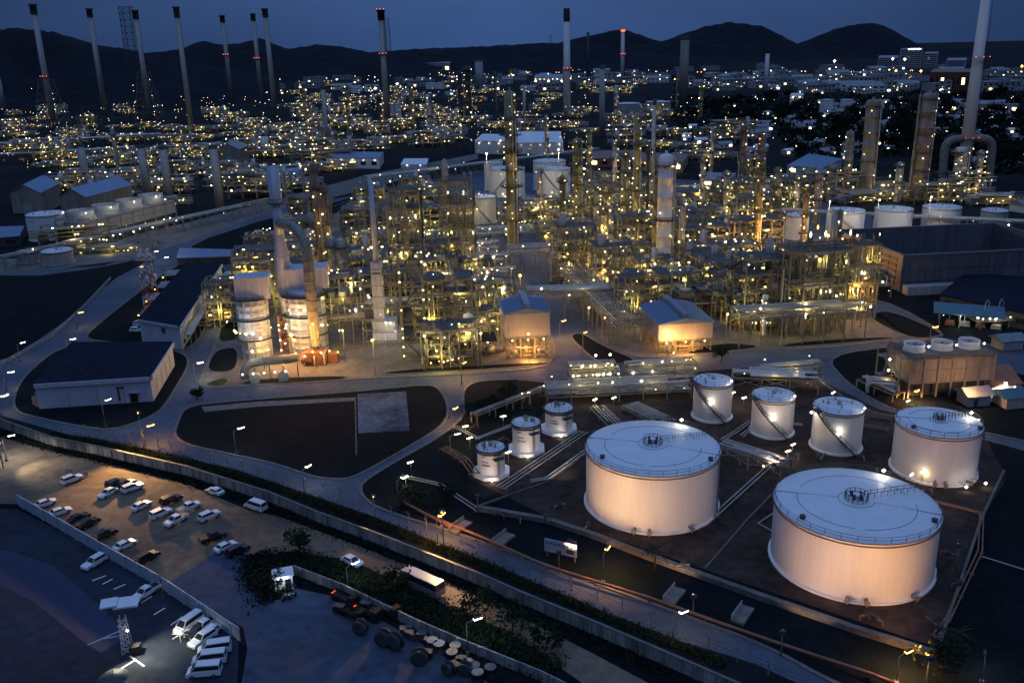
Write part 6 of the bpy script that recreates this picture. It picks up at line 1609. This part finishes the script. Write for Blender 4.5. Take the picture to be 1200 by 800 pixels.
# ------------------------------------------------------------------ vehicles
def vehicle(kind,paint):
    """x forward"""
    t=thing('parked_car','car','car')
    if kind=='sedan':
        L_,W=4.5,1.8; low=[(-2.25,.35),(-2.22,.85),(-1.7,.98),(1.0,.95),(1.95,.80),(2.25,.62),(2.22,.32)]; cab=[(-1.75,.96),(-1.2,1.42),(.25,1.45),(1.05,.94)]
    elif kind=='suv':
        L_,W=4.7,1.9; low=[(-2.35,.4),(-2.33,1.05),(-2.0,1.1),(1.0,1.08),(2.1,.98),(2.35,.75),(2.33,.38)]; cab=[(-2.25,1.09),(-2.0,1.72),(.2,1.76),(1.05,1.07)]
    elif kind=='pickup':
        L_,W=5.2,1.85; low=[(-2.6,.45),(-2.6,1.05),(-.8,1.07),(1.2,1.08),(2.35,1.0),(2.6,.75),(2.6,.42)]; cab=[(-.85,1.06),(-.65,1.72),(.6,1.74),(1.4,1.07)]
    elif kind=='van':
        L_,W=5.2,1.95; low=[(-2.6,.4),(-2.6,1.2),(-1.0,1.2),(1.3,1.18),(2.3,1.02),(2.6,.7),(2.58,.38)]; cab=[(-2.58,1.19),(-2.45,2.1),(1.0,2.15),(1.95,1.17)]
    elif kind=='bus':
        L_,W=9.0,2.4; low=[(-4.5,.45),(-4.5,1.45),(-1,1.45),(3,1.45),(4.4,1.42),(4.5,1.1),(4.45,.45)]; cab=[(-4.48,1.44),(-4.4,2.95),(4.0,2.95),(4.4,1.43)]
    b=MB()
    def prof(pr,w0,w1,zb,zt):
        o=len(b.v); n=len(pr)
        for s in (-1,1):
            for x,z in pr:
                f=(z-zb)/(zt-zb) if zt>zb else 0; b.v.append((x,s*(w0+(w1-w0)*max(0,min(1,f))),z))
        b.face([o+i for i in range(n)]); b.face([o+n+i for i in range(n)][::-1])
        for i in range(n):
            j=(i+1)%n; b.face([o+i,o+n+i,o+n+j,o+j])
    zt=max(z for x,z in low); prof(low,W/2,W/2*.96,.3,zt)
    prof(cab,W/2*.93,W/2*.74 if kind!='bus' else W/2*.9,cab[0][1],max(z for x,z in cab))
    b.build('body',paint,t)
    # windows sit slightly proud of the cabin
    w0,w1=W/2*.93,(W/2*.74 if kind!='bus' else W/2*.9); zb=cab[0][1]; zt2=max(z for x,z in cab)
    def cy(z): return w0+(w1-w0)*(z-zb)/(zt2-zb)
    def lerp(a,c,f): return (a[0]+(c[0]-a[0])*f,a[1]+(c[1]-a[1])*f)
    A,B,C,D=cab
    for s in (-1,1):
        b=MB(); q=[lerp(A,B,.18),lerp(A,B,.86),lerp(D,C,.86),lerp(D,C,.18)]
        q=[(x+(.10 if i<2 else -.10),z) for i,(x,z) in enumerate(q)]
        for x,z in q: b.v.append((x,s*(cy(z)+.012),z))
        b.face([0,1,2,3] if s<0 else [3,2,1,0]); b.build('window','glass',t)
    for (P,Q,dx,nm) in ((D,C,.015,'windscreen'),(A,B,-.015,'rear_window')):
        b=MB(); u=lerp(P,Q,.12); w_=lerp(P,Q,.88)
        for (x,z),s in ((u,-1),(u,1),(w_,1),(w_,-1)): b.v.append((x+dx,s*(cy(z)-.1),z+.012))
        b.face([0,1,2,3] if dx>0 else [3,2,1,0]); b.build(nm,'glass',t)
    if kind=='pickup':
        b=MB(); b.box((-1.75,0,1.075),(1.5,1.5,.02)); b.build('load_bed','black',t)
    wr=.34 if kind!='bus' else .48
    for x in (-L_*.30,L_*.31):
        for s in (-1,1):
            b=MB(); b.cyl((x,s*(W/2-.2),wr),(x,s*(W/2+.02),wr),wr,n=14); wl=b.build('wheel','tyre',t)
            b=MB(); b.cyl((x,s*(W/2+.02),wr),(x,s*(W/2+.035),wr),wr*.6,n=10); b.build('rim','cars',wl)
    for s in (-1,1):
        b=MB(); b.box((low[-2][0]-.02,s*W*.36,low[-2][1]+.02),(.08,.34,.14)); b.build('headlight','pale',t)
        b=MB(); b.box((low[0][0]+.0,s*W*.38,low[1][1]-.12),(.06,.22,.16)); b.build('tail_light','red',t)
    return t
VP={}
for k in ('sedan','suv','pickup','van','bus'):
    for pn in (('carw','carb') if k in('sedan','suv','pickup') else (('cars',) if k=='bus' else ('carw',))): VP[(k,pn)]=vehicle(k,pn)
index_kids(); usedv=set(); REN=[]
cars=[ # x,y(ground centre), pointing to px, kind, paint, label
 (85,564,(101,558),'suv','carw','white car alone at the left end of the orange-lit dirt'),
 (137,569,(155,562),'suv','carb','black car at the back of the orange-lit cluster of four'),
 (127,580,(112,588),'sedan','carw','white sedan at the left front of the orange-lit cluster of four'),
 (156,574,(172,568),'suv','carw','white car at the right of the orange-lit cluster of four'),
 (147,569,(165,562),'sedan','cars' if False else 'carb','dark sedan between two white cars in the orange-lit cluster'),
 (166,595,(180,588),'sedan','carw','white sedan left of the big group of five parked cars'),
 (201,588,(218,581),'suv','carb','black car behind the white cars of the middle group'),
 (189,604,(205,597),'suv','carw','white car left of the pickup pair in the middle group'),
 (222,597,(238,590),'pickup','carw','white pickup truck at the rear right of the middle group'),
 (207,612,(192,620),'pickup','carw','white pickup truck at the front of the middle group'),
 (246,607,(262,600),'suv','carw','white car on the right side of the middle group'),
 (252,578,(240,574),'sedan','carw','single small white car close to the perimeter wall'),
 (250,632,(267,626),'pickup','carb','dark pickup parked alone in the shade of the yard'),
 (265,643,(280,636),'sedan','carw','white car half shaded beside a dark car'),
 (279,648,(293,641),'suv','carb','black car right beside the half shaded white car'),
 (54,592,(68,587),'sedan','carw','white car first in the row along the sheet fence'),
 (71,602,(86,597),'sedan','carw','white car second in the row along the sheet fence'),
 (93,609,(107,603),'sedan','carb','dark car third in the row along the sheet fence'),
 (104,616,(118,609),'suv','carb','black car fourth in the row along the sheet fence'),
 (124,629,(140,621),'suv','carb','large black car fifth in the row along the sheet fence'),
 (147,641,(161,634),'sedan','carw','white-bonneted car sixth in the row along the sheet fence'),
 (173,656,(188,648),'suv','carb','black car seventh in the row along the sheet fence'),
 (111,662,(94,672),'suv','carw','white car on the dark side of the sheet fence, upper one'),
 (172,697,(155,708),'pickup','carw','white pickup on the dark side of the sheet fence'),
 (222,735,(208,745),'van','carw','white van at the head of the crowded lower cluster'),
 (232,742,(219,752),'sedan','carb','dark sedan in the crowded lower cluster'),
 (240,736,(227,745),'pickup','carw','pale pickup at the back of the crowded lower cluster'),
 (246,744,(234,753),'sedan','carw','pale sedan at the right of the crowded lower cluster'),
 (238,752,(226,760),'suv','carw','pale car at the front of the crowded lower cluster'),
 (252,764,(228,768),'van','carw','white van uppermost of three vans parked side by side'),
 (246,776,(222,779),'van','carw','white van in the middle of three parked side by side'),
 (240,790,(216,792),'van','carw','white van lowest of three parked side by side'),
 (413,660,(428,667),'sedan','carw','white sedan driving on the lit dirt track'),
 (300,596,(282,590),'van','carw','white minibus parked near the perimeter wall'),
 (161,389,(175,389),'suv','carw','white car nearest in the row left of the long building'),
 (165,382,(179,382),'suv','carw','white car second in the row left of the long building'),
 (170,375,(184,375),'suv','carb','dark car third in the row left of the long building'),
 (255,357,(240,357),'pickup','carw','white pickup farthest of three beside the long building'),
 (245,374,(230,374),'van','carw','white van middle of three beside the long building'),
 (239,383,(224,383),'pickup','carw','white pickup nearest of three beside the long building'),
 (495,690,(480,683),'bus','cars','old pale bus parked on the lit dirt track'),
]
for (x,y,to,k,pn,lb) in cars:
    p=G(x,y,.03); q=G(*to,.03); rz=math.atan2((q-p).y,(q-p).x); o=VP[(k,pn)]
    z=.16 if y<400 else .03
    if (k,pn) not in usedv:
        usedv.add((k,pn)); o.location=(p.x,p.y,z); o.rotation_euler.z=rz
    else: o=dup(o,(p.x,p.y,z),rz,lb)
    o['label']=lb; o['group']='vehicles parked around the plant'; o['category']={'bus':'bus','van':'van','pickup':'pickup'}.get(k,'car')
    REN.append((o,{'bus':'bus','van':'parked_van','pickup':'pickup_truck'}.get(k,'parked_car')))
for o,nm in REN: o.name=nm
for key,o in VP.items():
    if key not in usedv:
        for c in KIDS.get(o.name,[]): bpy.data.objects.remove(c)
        bpy.data.objects.remove(o)
# headlights of one pickup shine
# ------------------------------------------------------------------ yard furniture
p=G(333,687,.03); t=thing('guard_booth','small white guard booth with open dark doorway and lit roof lamps','booth',p,.3)
b=MB(); b.box((0,0,1.4),(3.2,2.6,2.8)); b.build('wall','white',t)
b=MB(); b.box((0,0,2.9),(3.7,3.1,.18)); b.build('roof','roofw',t)
b=MB(); b.box((.7,-1.32,1.1),(1.0,.06,2.1)); b.build('door','black',t)
b=MB(); b.box((-.8,-1.32,1.7),(.9,.06,.8)); b.build('window','glass',t)
for x in (-.9,.7): lamp(t,(x,-1.75,2.75),'cool',.6)
light('light',(0,-2.6,2.6),110,(.8,.9,1),'POINT',t,.2)
for i,(x,y) in enumerate(((338,701),(343,700),(334,702))):
    p=G(x,y,.03); t=thing('motorcycle','parked motorcycle below the guard booth','motorcycle',p,.8+.2*i,'motorcycles by the guard booth')
    for s in (-.65,.65): b=MB(); b.cyl((s,-.05,.32),(s,.05,.32),.32,n=12); b.build('wheel','tyre',t)
    b=MB(); b.beam((-.6,0,.45),(.5,0,.6),.26,.3); b.beam((.5,0,.6),(.65,0,.32),.08); b.beam((.45,0,.6),(.38,0,1.0),.07); b.build('frame','cars',t)
    b=MB(); b.box((-.35,0,.78),(.75,.25,.12)); b.build('seat','black',t)
    b=MB(); b.beam((.38,-.33,1.0),(.38,.33,1.0),.04); b.build('handlebar','dsteel',t)
# dirt-lot boards beside the lone white car
for x,y in ((81,555),(100,558)):
    p=G(x,y,.03); t=thing('board_sign','small pale board propped beside the lone white car','board',p,.3,'boards by the lone white car'); b=MB(); b.box((0,0,.75),(1.5,.1,1.1)); b.build('panel','pale',t); b=MB(); b.beam((-.5,.1,0),(-.5,.1,1.2),.07); b.beam((.5,.1,0),(.5,.1,1.2),.07); b.build('leg','steel',t)
# mobile lamp gantry with canopy in the dark yard
p=G(150,763,.04); t=thing('light_tower','lit white lattice gantry with boom beside a small canopy','light tower',p,.2)
b=MB()
for x in (-.7,.7):
    for y in (-.7,.7): b.beam((x,y,0),(x*.6,y*.6,6.5),.12)
for k in range(6): z=k*1.05; b.beam((-.7,-.7,z),(.6,-.6,z+1.05),.09); b.beam((.7,-.7,z),(-.6,-.6,z+1.05),.09); b.beam((-.65,-.65,z+1),(.65,-.65,z+1),.08)
b.build('mast','white',t)
b=MB(); b.beam((0,0,4.2),(-5.5,-.6,2.6),.14); b.beam((0,0,3.2),(-3,-.4,3.2),.1); b.build('boom','white',t)
b=MB(); b.box((1.0,.5,8.6),(3.6,3,.3)); b.box((-1.6,.3,9.0),(2.4,2.6,.25),.1); b.build('canopy','roofw',t)
b=MB(); b.box((1.4,-.8,1.0),(1.6,1.4,1.2)); b.cyl((1.4,-1.6,.5),(1.4,-1.5,.5),.5,n=10); b.build('generator','black',t)
lamp(t,(.8,-1.2,4.6),'whitel',.8)
light('light',(1.2,-1.6,5.2),5000,(1,.93,.66),'SPOT',t,.2,(5,-1,0),85)
light('light',(0,-1.6,5.2),5000,(1,.93,.66),'SPOT',t,.2,(2,-7,0),85)
p=G(212,752,.04); t=thing('barrier_gate','white braced barrier post lit beside the vans','barrier',p,.5); b=MB(); b.beam((0,0,0),(0,0,2.2),.16); b.beam((-1.2,0,1.0),(1.4,0,2.0),.1); b.beam((-1.2,0,2.0),(1.2,0,1.0),.1); b.build('frame','white',t); lamp(t,(0,-.5,2.3),'whitel',.6)
light('light',(0,-1,2.5),160,(1,.95,.72),'POINT',t,.2)
p=G(136,808,.04); t=thing('umbrella_shelter','round blue canopy on a post at the bottom edge','shelter',p,0); b=MB(); b.lathe([(2.2,2.2),(1.4,2.8),(.05,3.0)],n=18); b.build('canopy','dsteel',t); b=MB(); b.cyl((0,0,0),(0,0,3.1),.08,n=8); b.cyl((0,0,3.1),(0,0,3.9),.04,n=6); b.build('pole','steel',t)
# painted lines on the lit yard (one sheet each, just above the surface)
def line(px,w_=.14):
    P=[G(*q,.034) for q in px]; b=MB()
    for a,d in zip(P,P[1:]):
        nn=(d-a).normalized(); o=Vector((-nn.y,nn.x,0))*w_; i=len(b.v); b.v+=[tuple(a-o),tuple(d-o),tuple(d+o),tuple(a+o)]; b.face([i,i+1,i+2,i+3])
    tag(b.build('road_marking','white'),kind='structure')
line([(152,768),(169,780)]); line([(158,773),(125,793)]); line([(108,680),(124,674)]); line([(120,684),(132,678)]); line([(133,690),(147,684)]); line([(165,706),(178,698)]); line([(180,720),(193,712)]); line([(200,732),(214,722)])
# cable reels, drums and scrap along the low wall
rs=random.Random(9)
def reel(x,y,r,lb):
    p=G(x,y,.03); t=thing('cable_reel',lb,'cable reel',p,rs.uniform(.5,1.3)-1.2,'cable reels by the low wall')
    for s in (-.5,.5):
        b=MB(); b.lathe([(r*.55,-.06),(r,-.06),(r,.06),(r*.55,.06),(r*.55,-.06)],n=20)
        b.v=[(q[0],s+q[2],q[1]+r) for q in b.v]; b.build('flange','dsteel',t)
    b=MB(); b.cyl((0,-.5,r),(0,.5,r),r*.55,n=14); b.build('drum','dsteel',t)
for x,y,r,lb in ((423,742,1.3,'cable reel leftmost of the row standing by the low wall'),(450,756,1.5,'large cable reel second from left by the low wall'),(464,760,1.5,'large cable reel third from left, touching its neighbour'),(492,778,1.4,'cable reel near the stacked drums'),(526,790,1.1,'cable reel beyond the drums'),(546,790,1.1,'cable reel at the right end of the row')): reel(x,y,r,lb)
for i,(x,y,c_) in enumerate(((534,764,'white'),(530,772,'white'),(541,780,'tarp'),(548,784,'white'),(536,785,'tarp'),(556,788,'tarp'),(575,790,'tarp'),(507,758,'rust'),(515,762,'rust'),(560,796,'white'))):
    p=G(x,y,.03); t=thing('storage_drum','white-topped round drum among the scrap by the low wall' if c_=='white' else 'dull drum among the scrap by the low wall','drum',p,0,'drums by the low wall'); c_={'white':'steel','tarp':'dsteel'}.get(c_,c_); b=MB(); b.lathe([(.95,0),(.95,1.3),(.98,1.3),(.98,1.45)],n=16); b.build('body','dsteel' if c_!='rust' else 'rust',t); b=MB(); b.cyl((0,0,1.4),(0,0,1.47),.93,n=16); b.build('lid',c_ if c_!='rust' else 'tarp',t)
for i,(x,y,c_) in enumerate(((476,742,'sheet'),(482,747,'sheet'),(493,748,'white'),(505,755,'tarp'),(441,722,'rust'),(398,716,'rust'),(500,770,'rust'),(430,712,'dsteel'))):
    p=G(x,y,.03); t=thing('crate','dull crate among the scrap along the low wall','crate',p,rs.uniform(-.6,.2),'crates by the low wall'); b=MB(); b.box((0,0,.8),(2.6,1.6,1.6)); b.build('box',{'white':'dsteel','tarp':'scrap','rust':'scrap','sheet':'dsteel'}.get(c_,c_),t); t.scale=(.75,.75,.75)
    b=MB()
    for s in (-1.2,0,1.2): b.box((s,-.83,.8),(.12,.08,1.6))
    b.box((0,0,1.64),(2.7,1.7,.08)); b.build('batten','dsteel',t)
def truck(x,y,to,lb,grp=None):
    p=G(x,y,.03); q=G(*to,.03); t=thing('truck',lb,'truck',p,math.atan2((q-p).y,(q-p).x),grp)
    b=MB(); b.box((3.2,0,1.7),(1.9,2.4,2.0)); b.box((3.4,0,2.8),(1.3,2.2,.3)); b.build('cab','scrap',t)
    b=MB(); b.box((4.17,0,2.1),(.06,2.0,.8)); b.build('windscreen','glass',t)
    b=MB(); b.box((-.8,0,1.0),(6.6,2.3,.3)); b.box((-.8,1.15,1.5),(6.6,.1,.8)); b.box((-.8,-1.15,1.5),(6.6,.1,.8)); b.build('flatbed','scrap',t)
    for xx in (-3,-1.8,3): 
        for s in (-1,1): b=MB(); b.cyl((xx,s*.85,.5),(xx,s*1.2,.5),.5,n=12); b.build('wheel','tyre',t)
    t.scale=(.72,.72,.72)
    b=MB(); b.beam((-4.1,-.8,1.1),(-4.1,.8,1.1),.12); b.build('tail_light','redl' if 'red' in lb else 'red',t)
truck(404,705,(420,713),'dark rusty truck with a red light, first by the low wall')
truck(430,722,(446,729),'dark rusty truck behind the first, with a red light')
truck(452,718,(468,725),'dark rusty flatbed truck closest to the low wall')
truck(412,722,(428,730),'dark rusty flatbed truck on the yard side')
#truck(72,792,(88,785),'dark flatbed truck at the bottom left edge')
#truck(322,765,(305,752),'dark flatbed truck alone in the dim paved yard')
# dark scrap roofs beside the lower vans
